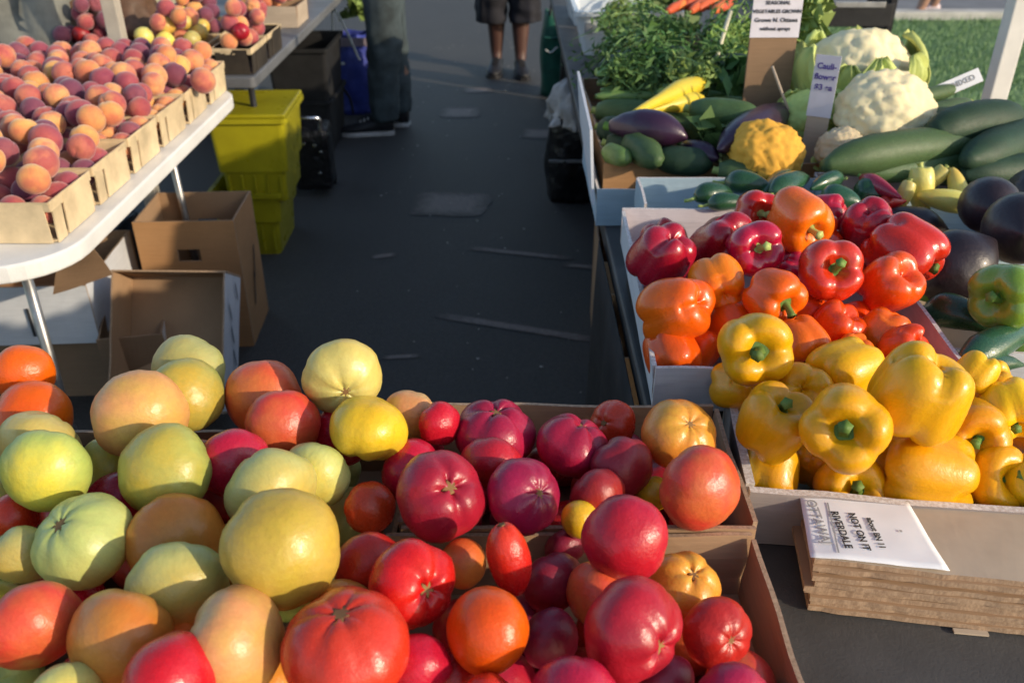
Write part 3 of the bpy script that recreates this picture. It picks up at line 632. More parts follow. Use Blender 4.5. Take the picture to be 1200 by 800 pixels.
# ================================================================== PEPPER CRATES (right)
tray('white-sided cardboard crate heaped with red and orange peppers', .195, .60, .975, 1.53, .828, .895, 'box_white', 'box_lilac', 'white_edge', cat='crate', name='produce_crate', rz=-.03, th=.006)
tray('cardboard crate of yellow peppers behind the flattened cardboard',   .274, .80, .745, .968, ZT, .865, 'kraft_grey', 'box_blue', 'white_edge', cat='crate', name='produce_crate', rz=-.10, th=.010, dip=.004)
tray('white-rimmed crate of green peppers at the right edge', .625, 1.02, 1.06, 1.33, .752, .865, 'box_white', 'kraft_pale', 'white_edge', cat='crate', name='produce_crate', rz=-.10, th=.006)
tray('pale crate holding the round black eggplants', .62, 1.06, 1.36, 1.63, .752, .875, 'box_blue', 'box_blue', 'white_edge', cat='crate', name='produce_crate', rz=-.05, th=.006)
PP = [ # u v w z shape mat stemdir order stem label
(883, 408, 94, .965, 'squat', 'pepper_yellow', (-.02, -.12, 1), 1, 'green', 'yellow pepper balanced on top with its green stem facing the viewer'),
(905, 497, 92, .915, 'block', 'pepper_yellow', (.2, .6, .5), 0, 'green', 'yellow pepper at the left of its crate with the stem hollow turned up'),
(866, 452, 64, .885, 'block', 'pepper_amber', None, -1, None, 'amber pepper in shade below the balanced yellow one'),
(940, 462, 82, .905, 'block', 'pepper_amber', (.3, -.3, -.8), 0, None, 'shaded yellow pepper between the balanced one and the long side one'),
(992, 433, 80, .925, 'block', 'pepper_yellow', (-.7, -.3, .2), 0, None, 'yellow pepper lying sideways at the back of the yellow crate'),
(1080, 458, 118, .945, 'block', 'pepper_yellow', (-.25, -.75, -.5), 1, None, 'biggest yellow pepper lifting its lobed bottom to the upper right'),
(992, 500, 108, .95, 'block', 'pepper_yellow', (-.38, -.05, .85), 1, 'green', 'yellow pepper in the crate centre, bright green stem facing left'),
(903, 550, 76, .842, 'block', 'pepper_yellow', (-.3, -.9, .1), 5, None, 'small blocky yellow pepper in the near left corner'),
(995, 572, 90, .838, 'squat', 'pepper_yellow', (-.02, .05, .9), 5, 'green', 'yellow pepper with dark green stem just above the white paper'),
(1085, 554, 120, .862, 'block', 'pepper_yellow', (-.8, .15, -.1), 5, None, 'large smooth yellow pepper lying on its side at the front'),
(1144, 436, 54, .93, 'block', 'pepper_yellow', (-.5, -.7, -.1), 0, None, 'small yellow pepper peeking up beside the green crate'),
(1140, 506, 84, .93, 'block', 'pepper_amber', (-.25, -.25, .9), 0, 'green', 'amber pepper with stem showing right of the biggest yellow one'),
(1182, 478, 76, .94, 'block', 'pepper_yellow', (-.05, -.75, .6), 0, 'green', 'yellow pepper with dark stem low at the right edge'),
(1163, 562, 88, .846, 'block', 'pepper_amber', (.1, .1, .9), 5, 'green', 'amber pepper low at the right with a brownish stem'),
(1210, 566, 80, .852, 'block', 'pepper_yellow', (-.1, .1, .9), 5, 'green', 'yellow pepper with a torn stem cut by the right edge'),
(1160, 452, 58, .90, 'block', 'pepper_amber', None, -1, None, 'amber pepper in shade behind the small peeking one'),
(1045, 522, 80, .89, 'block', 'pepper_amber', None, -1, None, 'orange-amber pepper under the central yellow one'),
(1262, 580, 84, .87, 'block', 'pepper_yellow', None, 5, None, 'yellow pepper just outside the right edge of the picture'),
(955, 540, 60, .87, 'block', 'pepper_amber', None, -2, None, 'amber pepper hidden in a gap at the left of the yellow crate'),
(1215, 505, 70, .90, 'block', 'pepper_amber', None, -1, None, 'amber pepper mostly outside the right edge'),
(794, 362, 86, .945, 'block', 'pepper_orange', (-.6, -.2, -.5), 0, None, 'large orange pepper at the left wall, lobes to the right'),
(843, 333, 66, .945, 'block', 'pepper_orange', (-.1, .5, -.6), 0, None, 'two-lobed orange pepper under the red ones'),
(786, 412, 70, .882, 'block', 'pepper_orange', (.25, -.75, .35), 5, 'green', 'orange pepper hanging by the corner of the crate, stem down'),
(906, 348, 74, .93, 'squat', 'pepper_orange', (.35, -.35, .6), 0, 'green', 'amber-orange pepper with a bent stem right of the two-lobed one'),
(822, 403, 56, .91, 'block', 'pepper_orange', None, -1, None, 'small orange pepper between the hanging one and the balanced yellow'),
(868, 386, 88, .925, 'block', 'pepper_orange', (-.4, .5, -.3), -1, None, 'orange pepper half hidden behind the balanced yellow one'),
(938, 400, 64, .92, 'block', 'pepper_orange', (.3, -.7, .5), 0, 'green', 'orange pepper right of the balanced yellow one with a dark stem'),
(979, 384, 62, .915, 'block', 'pepper_flame', (.3, .4, .3), -1, None, 'red-orange pepper in shade below the stemmed red one'),
(1040, 334, 72, .94, 'block', 'pepper_flame', (.3, .3, .6), 0, None, 'rust-orange pepper at the right of the red heap'),
(1036, 388, 60, .915, 'block', 'pepper_flame', None, -1, None, 'flame-orange pepper in shade left of the white divider'),
(1060, 408, 58, .90, 'block', 'pepper_orange', None, 0, None, 'orange pepper peeking over the biggest yellow one'),
(948, 370, 54, .915, 'block', 'pepper_orange', None, -1, None, 'small orange pepper next to the bent stem'),
(1000, 412, 48, .89, 'block', 'pepper_orange', None, -1, None, 'orange pepper peeking behind the sideways yellow one'),
(777, 298, 78, .935, 'block', 'pepper_crimson', (-.3, -.5, -.6), 0, None, 'crimson pepper at the far left of the red heap'),
(852, 288, 82, .945, 'block', 'pepper_crimson', (-.2, -.2, -.8), 0, None, 'crimson pepper left of the pale-stemmed red one'),
(886, 250, 58, .95, 'squat', 'pepper_red', (.1, -.2, .9), 0, 'pale', 'small red pepper at the back with pale stem facing forward'),
(882, 292, 70, .955, 'squat', 'pepper_red', (.15, -.05, .85), 1, 'pale', 'glossy red pepper showing a long pale stem'),
(936, 256, 74, .965, 'block', 'pepper_flame', (.3, -.55, .6), 1, 'pale', 'orange-red pepper at the top of the red heap, stem low'),
(971, 318, 80, .96, 'squat', 'pepper_red', (-.02, .02, 1), 1, 'green', 'red pepper facing the viewer with an upright green stem'),
(968, 252, 54, .95, 'block', 'pepper_red', None, 0, None, 'red pepper right behind the orange-red top one'),
(1018, 262, 66, .94, 'block', 'pepper_crimson', (.2, -.4, -.6), 0, None, 'dull crimson pepper at the back right of the red heap'),
(1058, 293, 88, .945, 'block', 'pepper_red', (.5, -.55, .35), 0, 'green', 'bright red pepper lying beside the black eggplant'),
(788, 325, 62, .91, 'block', 'pepper_crimson', None, -1, None, 'dark crimson pepper in shade above the large orange one'),
(915, 300, 60, .91, 'block', 'pepper_crimson', None, -1, None, 'dark red pepper in the hollow of the red heap'),
(1005, 300, 60, .91, 'block', 'pepper_crimson', None, -1, None, 'dark red pepper between the facing one and the bright red one'),
(960, 280, 60, .93, 'block', 'pepper_red', None, 0, None, 'red pepper shoulder just above the upright green stem'),
(905, 275, 54, .93, 'block', 'pepper_red', None, -1, None, 'red pepper filling the gap behind the pale-stemmed one'),
(1000, 285, 60, .93, 'block', 'pepper_red', None, -1, None, 'red pepper filling the gap right of the facing one'),
(930, 318, 54, .92, 'block', 'pepper_red', None, -1, None, 'deep red pepper left of the facing red one'),
(820, 315, 54, .915, 'block', 'pepper_crimson', None, -1, None, 'crimson pepper just above the two-lobed orange one'),
(1180, 345, 86, .94, 'squat', 'pepper_green', (-.75, -.25, .5), 0, 'green', 'bright green bell pepper at the right edge'),
]
items = [dict(u=a[0], v=a[1], w=a[2], d=dz(a[0], a[1], a[3]), o=a[7] if a[7] != 5 else 0, a=a, k=1.0, fix=a[7] == 5) for a in PP]
relax(items)
for it in items:
    a = it['a']; c = D(a[0], a[1], it['d']); r = a[2]/2*it['d']/FPX/1.02
    if a[4] == 'long': r *= 1.3
    ax = camdir(*a[6]) if a[6] else camdir(random.uniform(-.9, .9), random.uniform(-.9, .3), random.uniform(-.9, -.1))
    put_pepper(c, r, a[4], a[5], ax, a[9], stem=a[8]); FILLED.append((c, r))
def underp(label, mats):
    def f(c, r, k):
        m = mats[(k*5) % len(mats)]; lb = label.replace('COL', {'amber': 'amber', 'yellow': 'yellow', 'orange': 'orange', 'rust': 'rust-coloured', 'crimson': 'crimson', 'shaded_red': 'brownish red'}[m[7:]])
        put_pepper(c, r, 'block', m, (random.uniform(-1, 1), random.uniform(-1, 1), random.uniform(-.4, -1)), lb, lb.replace('pepper ', 'peppers ', 1), stem=None)
    return f
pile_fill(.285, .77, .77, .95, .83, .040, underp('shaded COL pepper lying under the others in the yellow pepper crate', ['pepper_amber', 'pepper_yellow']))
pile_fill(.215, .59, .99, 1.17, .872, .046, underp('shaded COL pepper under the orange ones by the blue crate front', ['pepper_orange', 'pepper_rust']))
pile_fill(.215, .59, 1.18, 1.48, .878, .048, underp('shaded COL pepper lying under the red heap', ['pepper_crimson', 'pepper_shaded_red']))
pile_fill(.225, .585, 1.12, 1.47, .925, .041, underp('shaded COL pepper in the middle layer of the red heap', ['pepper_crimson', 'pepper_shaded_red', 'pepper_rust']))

def greenfill(c, r, k):
    put_pepper(c, r, 'block', ['pepper_green', 'pepper_poblano', 'pepper_green'][k % 3], (random.uniform(-1, 1), random.uniform(-1, 1), random.uniform(-.4, 1)), ['light green bell pepper in the white-rimmed crate', 'dark green pepper in the white-rimmed crate', 'light green bell pepper in the white-rimmed crate'][k % 3], ['light green bell peppers', 'dark green peppers', 'light green bell peppers'][k % 3]+' in the white-rimmed crate', stem='green')
pile_fill(.70, 1.0, 1.09, 1.31, .805, .042, greenfill)
pile_fill(.64, 1.04, 1.38, 1.61, .81, .046, lambda c, r, k: tag((lambda o: (setattr(o, 'scale', (r, r, r*1.2)), setattr(o, 'rotation_euler', (1.2, k, k*2)), o)[2])(link('eggplant', with_mat(TOM['round'][k % 4][0], 'eggplant_skin'), None, c)), 'black eggplant lying at the bottom of the pale crate', 'eggplant', 'black eggplants at the bottom of the pale crate'))
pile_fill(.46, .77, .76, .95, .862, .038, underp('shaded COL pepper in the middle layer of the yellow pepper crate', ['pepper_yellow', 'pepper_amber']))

# ---- long produce: built between two measured points, in unit-radius space
def gourd(name, pa, pb, r, prof, mat, label, cat, bend=.0, bdir=(0, 0, 1), seg=16, lob=0, la=0, stem=None, group=None, sr=.22, sl=.6, flat=1):
    pa, pb = Vector(pa), Vector(pb); mid = (pa+pb)/2; n = len(prof); pts = []
    for i in range(n):
        s = i/(n-1); p = pa.lerp(pb, s)+Vector(bdir)*bend*(1-(2*s-1)**2); pts.append((p-mid)/r)
    q = catmull([(*p, f) for p, f in zip(pts, prof)], 22)
    vs, fs = tube_data([x[:3] for x in q], [max(x[3], .02) for x in q], seg, True, lob, la, flat)
    vs = [v*(1+.03*noise.noise(v*1.5+Vector((pa.x*30, 0, 0)))) for v in vs]
    o = mk(name, vs, fs, MAT[mat], None, True, loc=mid); o.scale = (r, r, r); tag(o, label, cat, group)
    if stem:
        d = (pts[0]-pts[1]).normalized(); s0 = Vector(pts[0])
        tube('stem', [s0-d*.1, s0+d*sl*.5, s0+d*sl+Vector((0, 0, sl*.12))], [sr*1.25, sr, sr*1.1], MAT[stem], o, 8, 6)
    return o
ZUC = [.55, .82, .93, 1, 1, 1, .95, .75, .25]; CUK = [.35, .8, 1, 1, 1, .95, .75, .3]; EGG = [.35, .62, .80, .95, 1.0, .98, .85, .55, .1]; SQ = [.35, .45, .55, .75, 1, 1, .8, .25]
# eggplants: black globe ones
def eggplant(u, v, wpx, z, dirv, label, mat='eggplant_skin', L=1.25, group=None):
    d = dz(u, v, z); c = D(u, v, d); r = wpx/2*d/FPX; a = camdir(*dirv)
    o = gourd('eggplant', c+a*r*L, c-a*r*L, r, [.30, .72, .90, 1.0, 1.0, .97, .82, .5, .06], mat, label, 'eggplant', group=group, seg=24)
    # calyx: five-lobed green cap with a thick stem
    vs, fs = lathe([(0, .22), (.22, .18), (.42, .02), (.60, -.22), (0, -.1)], 20, lambda t_, i, rr, zz: (rr*(1+.32*sin(5*t_)*(i == 3)), zz-(.25*(1+sin(5*t_)) if i == 3 else 0)))
    cal = mk('calyx', vs, fs, MAT['stem_green'], o, loc=a*(L-.10)); cal.rotation_euler = orient(a, 0)
    tube('stem', [(0, 0, .1), (.04, 0, .45), (.14, 0, .75)], [.16, .12, .14], MAT['stem_green'], o, 8, 5, ).matrix_local = Matrix.Translation(a*(L-.1)) @ Quaternion(Vector(a).to_track_quat('Z', 'Y')).to_matrix().to_4x4()
    return o
eggplant(1120, 312, 84, .90, (-.8, -.55, -.15), 'glossy brown-black eggplant lying next to the bright red pepper')
eggplant(1160, 241, 66, .93, (.2, .3, -.9), 'round black eggplant at the back of its crate')
eggplant(1196, 268, 84, .94, (.4, .2, -.8), 'big black eggplant cut by the right edge')
eggplant(1070, 270, 56, .86, (-.9, .1, -.1), 'greyish dark eggplant deep in the pale crate', L=1.5)
eggplant(1215, 232, 70, .90, (.2, .3, -.9), 'black eggplant behind the one at the right edge')
for (ua, va), (ub, vb), z, wpx, lab in [((1086, 362), (1172, 392), .87, 40, 'dark green poblano pepper along the left rim of the green crate'),
    ((1128, 425), (1215, 388), .885, 40, 'dark green poblano pepper lying in front in the green crate'), ((1120, 440), (1200, 428), .87, 30, 'dark green poblano pepper at the bottom of the green crate'),
    ((1150, 372), (1210, 382), .86, 40, 'green poblano pepper in shade under the bright bell pepper')]:
    gourd('poblano_pepper', P(ua, va, z), P(ub, vb, z), wpx/2*dz(ua, va, z)/FPX, [.5, .95, 1, .9, .7, .45, .12], 'pepper_poblano', lab, 'pepper', .01, stem='stem_green', lob=3, la=.05)

o = slab('black_crate', .215, .585, 1.0, 1.50, .752, .826, MAT['cloth_black'], None, .004); tag(o, 'low black box under the crate of red and orange peppers', 'box')
# ---- flat blue box of small dark green peppers with the pale wax peppers beside
tray('flat light blue cardboard box of dark green chillies behind the red peppers', .255, .62, 1.575, 1.73, .752, .885, 'box_blue', 'box_blue', 'white_edge', cat='box', name='produce_box', rz=-.02, zf=.10)
tray('pale shallow box of yellow wax peppers beside the green chillies', .64, .95, 1.66, 1.80, .752, .87, 'box_lilac', 'box_lilac', 'white_edge', cat='box', name='produce_box', rz=-.03)
CH = [((815, 232), (858, 226), 26), ((850, 214), (905, 222), 28), ((905, 228), (948, 208), 30), ((925, 206), (892, 232), 24), ((962, 232), (1010, 240), 30), ((985, 210), (950, 222), 22), ((1000, 226), (1052, 232), 32), ((830, 240), (880, 240), 22)]
for i, ((ua, va), (ub, vb), wpx) in enumerate(CH):
    z = .90+.006*(i % 3)
    gourd('chilli_pepper', P(ua, va, z), P(ub, vb, z), wpx/2*dz(ua, va, z)/FPX, [.4, .9, 1, .9, .75, .5, .12], 'pepper_poblano',
          ['dark green chilli pepper farthest left in the light blue box', 'dark green chilli pepper against the back of the light blue box', 'dark green chilli pepper leaning up before the small sign', 'slim green chilli pepper crossing the leaning one', 'dark green chilli pepper lying right of the orange-red pepper', 'slim dark chilli pepper pointing at the yellow cauliflower', 'broad dark green chilli pepper beside the pale wax peppers', 'short chilli pepper low at the front of the light blue box'][i],
          'pepper', .006, stem='stem_pale', lob=3, la=.05, sl=1.1, sr=.16)
for i, (u, v, wpx, ax, lab) in enumerate([(1080, 226, 36, (-.1, .95, .2), 'pale yellow wax pepper standing with curved stem up'), (1058, 232, 24, (.3, .8, .2), 'short pale wax pepper left of the standing one'), (1105, 234, 34, (.8, -.2, .2), 'pale yellow wax pepper lying flat'), (1122, 218, 28, (.2, -.9, .2), 'pale yellow wax pepper with its tip pointing up'), (1092, 212, 24, (.5, .5, .2), 'pale wax pepper at the back of its shallow box')]):
    z = .90; d = dz(u, v, z); r = wpx/2*d/FPX
    put_pepper(D(u, v, d), r, 'long', 'pepper_wax', camdir(*ax), lab, stem='pale', name='wax_pepper', sc=(r*1.5, r*1.5, r*.9))
gourd('red_chilli', P(1010, 208, .92), P(1056, 232, .92), .016, [.5, 1, 1, .8, .5, .15], 'pepper_crimson', 'dull red chilli pepper slanting beside the pale wax peppers', 'pepper', stem='stem_green')
gourd('red_chilli', P(1030, 238, .90), P(1062, 236, .90), .014, [.5, 1, 1, .8, .5, .15], 'pepper_rust', 'rusty orange chilli pepper lying under the slanting red one', 'pepper')

# ================================================================== PEACH BASKETS ON THE WHITE TABLE
def veneer_basket(x0, x1, y0, y1, z0, h, label, mat='veneer', group=None, rim='veneer'):
    cx, cy = (x0+x1)/2, (y0+y1)/2; t = empty('wooden_basket', (cx, cy, z0), random.uniform(-.02, .02), label, 'basket', group)
    hx, hy = (x1-x0)/2, (y1-y0)/2; th = .003; g = .011
    m = [MAT[mat]]*3
    def panel(nm, a, b, off=0, z_a=0, z_b=h, mm=m): wall(nm, a, b, z_a, z_b, th, mm, t, wob=.001, seed=random.random()*9, lean=.004, n=6)
    panel('front_panel', (-hx+g, -hy), (hx-g, -hy)); panel('back_panel', (hx-g, hy), (-hx+g, hy))
    # the side veneers are split by narrow slots like real quart baskets
    for sx in (-1, 1):
        ys = [(-hy+g*.6, -hy*.52), (-hy*.52+g*.9, hy-g*.6)] if sx == 1 else [(-hy+g, hy-g)]
        for a, b in ys:
            if sx == 1: panel('side_panel', (hx, a), (hx, b))
            else: panel('side_panel', (-hx, b), (-hx, a))
    r_ = [MAT[rim]]*3
    for a, b, q in (((-hx-.002, -hy-.003), (hx+.002, -hy-.003), 0), ((hx+.003, -hy-.002), (hx+.003, hy+.002), 1), ((hx+.002, hy+.003), (-hx-.002, hy+.003), 2), ((-hx-.003, hy+.002), (-hx-.003, -hy-.002), 3)):
        wall('rim_band', a, b, h*.80, h+.003, th, r_, t, wob=.0006, seed=q, lean=.001, n=6)
    slab('base', -hx+g*.4, hx-g*.4, -hy+g*.4, hy-g*.4, .002, .006, MAT[mat], t, 0)
    return t
ORD = ['nearest', 'second', 'third', 'fourth', 'fifth', 'farthest']
COLN = ['aisle side', 'second row', 'third row', 'back row']
BK = []
for c_ in range(4):
    for k in range(6):
        x1 = -.945-c_*.20; y0 = 1.705+k*.214
        if -1.05 < -2 or (c_ == 3 and k < 2): continue
        if c_ >= 1 and k == 0 and c_ > 1: continue
        BK.append((x1-.192, x1, y0, y0+.200, c_, k))
        veneer_basket(x1-.190, x1, y0, y0+.190, .752, .088, f'thin wooden basket of peaches, {ORD[k]} one in the {COLN[c_]} of the white table' if c_ else f'thin wooden basket of peaches, {ORD[k]} along the aisle edge of the white table', group='wooden baskets of peaches')
rp = random.Random(21)
PN = {'peach_blush': 'blushed pink and orange peach', 'peach_gold': 'golden yellow peach', 'peach_red': 'dark rosy peach', 'peach_plum': 'purple-shaded peach'}
def put_peach(c, r, where, mat=None, grp=''):
    mat = mat or rp.choices(['peach_blush', 'peach_gold', 'peach_red', 'peach_plum'], [5, 1.8, 3.6, 2.2])[0]
    o = link('peach', with_mat(rp.choice(PEACH), mat), None, c); o.scale = (r, r, r*rp.uniform(.95, 1.06)); o.rotation_euler = (rp.uniform(-2, 2), rp.uniform(-2, 2), rp.uniform(0, 6))
    tag(o, f'{PN[mat]} {where}', 'peach', f'{PN[mat]} {where}'.replace('peach ', 'peaches ', 1)); return o
PS = []
def try_peach(c, r, where, tol=.86):
    if any((c-q).length < tol*(r+s) for q, s in PS): return False
    PS.append((c, r)); put_peach(c, r, where); return True
def basket_name(x, y):
    b = min(BK, key=lambda q: (x-(q[0]+q[1])/2)**2+(y-(q[2]+q[3])/2)**2); return f'in the {ORD[b[5]]} basket of the ' + ('aisle-side row' if b[4] == 0 else COLN[b[4]]), b
# rim layer of each basket
for b in BK:
    w_ = basket_name((b[0]+b[1])/2, (b[2]+b[3])/2)[0]
    for i in range(3):
        for j in range(3):
            if b[4] > 0 and b[5] > 0 and (i+j) % 2: continue
            r = rp.uniform(.030, .034)
            try_peach(Vector((b[0]+.034+i*.062+rp.uniform(-.004, .004), b[2]+.034+j*.066+rp.uniform(-.004, .004), .818+rp.uniform(-.006, .010))), r, w_)
for k in range(6000):   # the heaped layer, dropped one by one wherever it fits
    x = rp.uniform(-1.74, -.975); y = rp.uniform(1.74, 2.96); c = Vector((x, y, 0)); r = rp.uniform(.031, .037)
    zmax = .885+.030*noise.noise(Vector((x*4, y*4, 1)))-.030*max(0, (x+1.04)/.07)
    c.z = zmax+rp.uniform(-.012, .02)
    u = 600+FPX*(x/(c-CP).dot(FW))
    if u < -60: continue
    if any(b[0]-.03 < x < b[1]+.03 and b[2]-.03 < y < b[3]+.03 for b in BK): try_peach(c, r, 'heaped ' + basket_name(x, y)[0], .87)
for (u, v, wpx, mat, lab) in [(238, 95, 30, 'peach_blush', 'bright coral peach lying at the far right corner of the white table')]:
    z = .86; d = dz(u, v, z); put_peach(D(u, v, d), wpx/2*d/FPX, 'x', mat)['label'] = lab
# ---- the dark table behind: baskets of yellow and dark fruit
def fruit_heap(x0, x1, y0, y1, z, mats, where, n, r0=.031, names=None):
    got = 0; own = []
    for k in range(700):
        lift = rp.random(); c = Vector((rp.uniform(x0+r0, x1-r0), rp.uniform(y0+r0, y1-r0), z)); e = min(c.x-x0, x1-c.x, c.y-y0, y1-c.y)/(x1-x0); c.z += min(e, .35)*.20*lift
        r = r0*rp.uniform(.9, 1.1)
        if any((c-q).length < .9*(r+s) for q, s in own): continue
        own.append((c, r)); m = rp.choice(mats); me, zt = rp.choice(TOM['round'])
        o = link('peach', with_mat(rp.choice(PEACH), m), None, c); o.scale = (r, r, r); o.rotation_euler = (rp.uniform(-2, 2), rp.uniform(-2, 2), 0)
        nm = {'peach_plum': 'dark purple plum', 'tomato_cream': 'pale yellow plum', 'peach_gold': 'golden peach', 'peach_red': 'red peach', 'peach_blush': 'pink peach', 'tomato_magenta': 'crimson plum', 'tomato_dusky': 'dusky plum'}[m]
        o.name = 'plum' if 'plum' in nm else 'peach'; tag(o, f'{nm} {where}', nm.split()[-1], f'{nm}s {where}'); got += 1
        if got >= n: break
for x0, x1, y0, y1, mats, n, where, dark in [
    (-1.34, -1.09, 3.20, 3.42, ['peach_gold', 'peach_blush', 'tomato_cream', 'peach_red'], 22, 'in the light basket right behind the white table', 0),
    (-1.34, -1.09, 3.44, 3.66, ['tomato_cream', 'peach_plum', 'peach_gold'], 18, 'in the second basket row of the dark table', 0),
    (-1.04, -.915, 3.18, 3.38, ['peach_red', 'peach_blush', 'tomato_magenta', 'peach_gold'], 14, 'in the dark basket at the corner of the dark table', 1),
    (-1.04, -.915, 3.42, 3.62, ['peach_red', 'peach_blush'], 12, 'in the second basket along the edge of the dark table', 1),
    (-1.62, -1.37, 3.20, 3.42, ['peach_plum', 'tomato_dusky', 'peach_plum', 'peach_red'], 22, 'in the dark basket left of the tan pole', 0),
    (-1.64, -1.38, 3.46, 3.70, ['peach_blush', 'tomato_cream', 'peach_plum'], 18, 'in the basket beside the grey cloth', 0),
    (-1.30, -1.05, 4.55, 4.78, ['peach_red', 'peach_blush'], 14, 'in the cardboard tray in the middle of the dark table', 2),
    (-1.62, -1.40, 3.9, 4.2, ['peach_blush', 'peach_gold'], 12, 'in the far tray of the dark table', 2)]:
    if dark == 2: tray('small cardboard tray holding the fruit ' + ' '.join(where.split()[1:])[:60], x0-.01, x1+.01, y0-.01, y1+.01, .752, .83, 'kraft_orange', 'kraft', 'kraft_edge')
    else: veneer_basket(x0-.005, x1+.005, y0-.005, y1+.005, .752, .085, 'wooden basket with fruit, the one ' + ' '.join(w for w in where.replace('basket', '').split()), 'crate_dark' if dark == 1 else 'veneer_dark', None, 'veneer')
    fruit_heap(x0, x1, y0, y1, .845, mats, where, n); fruit_heap(x0+.04, x1-.04 if x1-x0 > .2 else x1-.02, y0+.03, y1-.03, .895, mats[::-1], where, n//2)
tray('pale cardboard tray of peaches standing at the far aisle edge of the dark table', -1.16, -.93, 4.02, 4.25, .752, .84, 'kraft_pale', 'kraft', 'kraft_edge')
fruit_heap(-1.15, -.94, 4.03, 4.24, .84, ['peach_blush', 'peach_red', 'peach_gold'], 'in the pale tray at the far aisle edge of the dark table', 14)
# grey bundled cloth and pale board at the back of the stalls on the left
def cloth_lump(name, label, cat, c, sx, sy, sz, mat, amp=.25, fr=2.6, seed=0, seg=40):
    prof = [(sin(pi*i/23*.5)*(1 if i < 20 else 1), cos(pi*i/23*.5)) for i in range(24)]; prof = prof+[(0, -.02)]
    def fn(a, i, r, z):
        n_ = noise.noise(Vector((cos(a)*fr+seed, sin(a)*fr, z*fr*.6))); f = 1+amp*(n_+.6*(1-abs(noise.noise(Vector((cos(a)*fr*2+seed, sin(a)*fr*2, z*fr)))*2)))
        return r*f, z*(1+amp*.6*n_)
    vs, fs = lathe(prof, seg, fn); o = mk(name, [(x*sx, y*sy, z*sz) for x, y, z in vs], fs, MAT[mat], None, True, loc=c); tag(o, label, cat); return o
cloth_lump('folded_cloth', 'grey cloth bundled up on the dark table at the far left', 'cloth', (-1.80, 3.60, .755), .30, .34, .46, 'cloth_grey', .45, 1.8, 3)
cloth_lump('mesh_sack', 'brown mesh sack lying behind the peaches, left of the tan pole', 'sack', (-1.52, 3.50, .83), .19, .15, .21, 'wood_brown', .3, 3, 8)
slab('price_board', -1.475, -1.335, 3.785, 3.80, .752, 1.02, MAT['stake_pale'], None, .003); tag(bpy.data.objects['price_board'], 'pale yellowish board standing upright behind the tan pole', 'sign')

# ================================================================== CANOPY POLES
def pole(label, x, y, w_, h, mat, z0=0, col='pole_tan'):
    t = empty('canopy_pole', (x, y, z0), 0, label, 'pole')
    slab('shaft', -w_/2, w_/2, -w_/2, w_/2, .008, h, MAT[mat], t, .004)
    slab('foot_plate', -w_, w_, -w_, w_, 0, .008, MAT['metal_grey'], t, .002)
    slab('inner_shaft', -w_*.38, w_*.38, -w_*.38, w_*.38, h, h+.7, MAT[mat], t, .003)
    return t
pole('tan canopy pole between the white table and the dark one', -1.32, 3.08, .048, 1.6, 'pole_tan')
pole('grey-tan canopy pole far back at the end of the dark table', -2.14, 6.75, .10, 1.6, 'pole_tan')
pole('white canopy pole beside the lawn at the right', 1.355, 2.5, .050, 1.6, 'paint_white')
for i, (x, y) in enumerate([(-1.95, 5.2), (-1.95, 5.75)]):
    t = empty('cool_box', (x, y, 0), .05, ['pale blue cool box behind the dark table, nearer one', 'pale blue cool box behind the dark table, farther one'][i], 'cool box', 'cool boxes')
    slab('body', -.28, .28, -.22, .22, 0, .60, MAT['cooler_blue'], t, .03); slab('lid', -.30, .30, -.24, .24, .615, .70, MAT['bin_white'], t, .03); slab('handle', -.12, .12, -.262, -.242, .45, .50, MAT['fabric_dark'], t, .005)

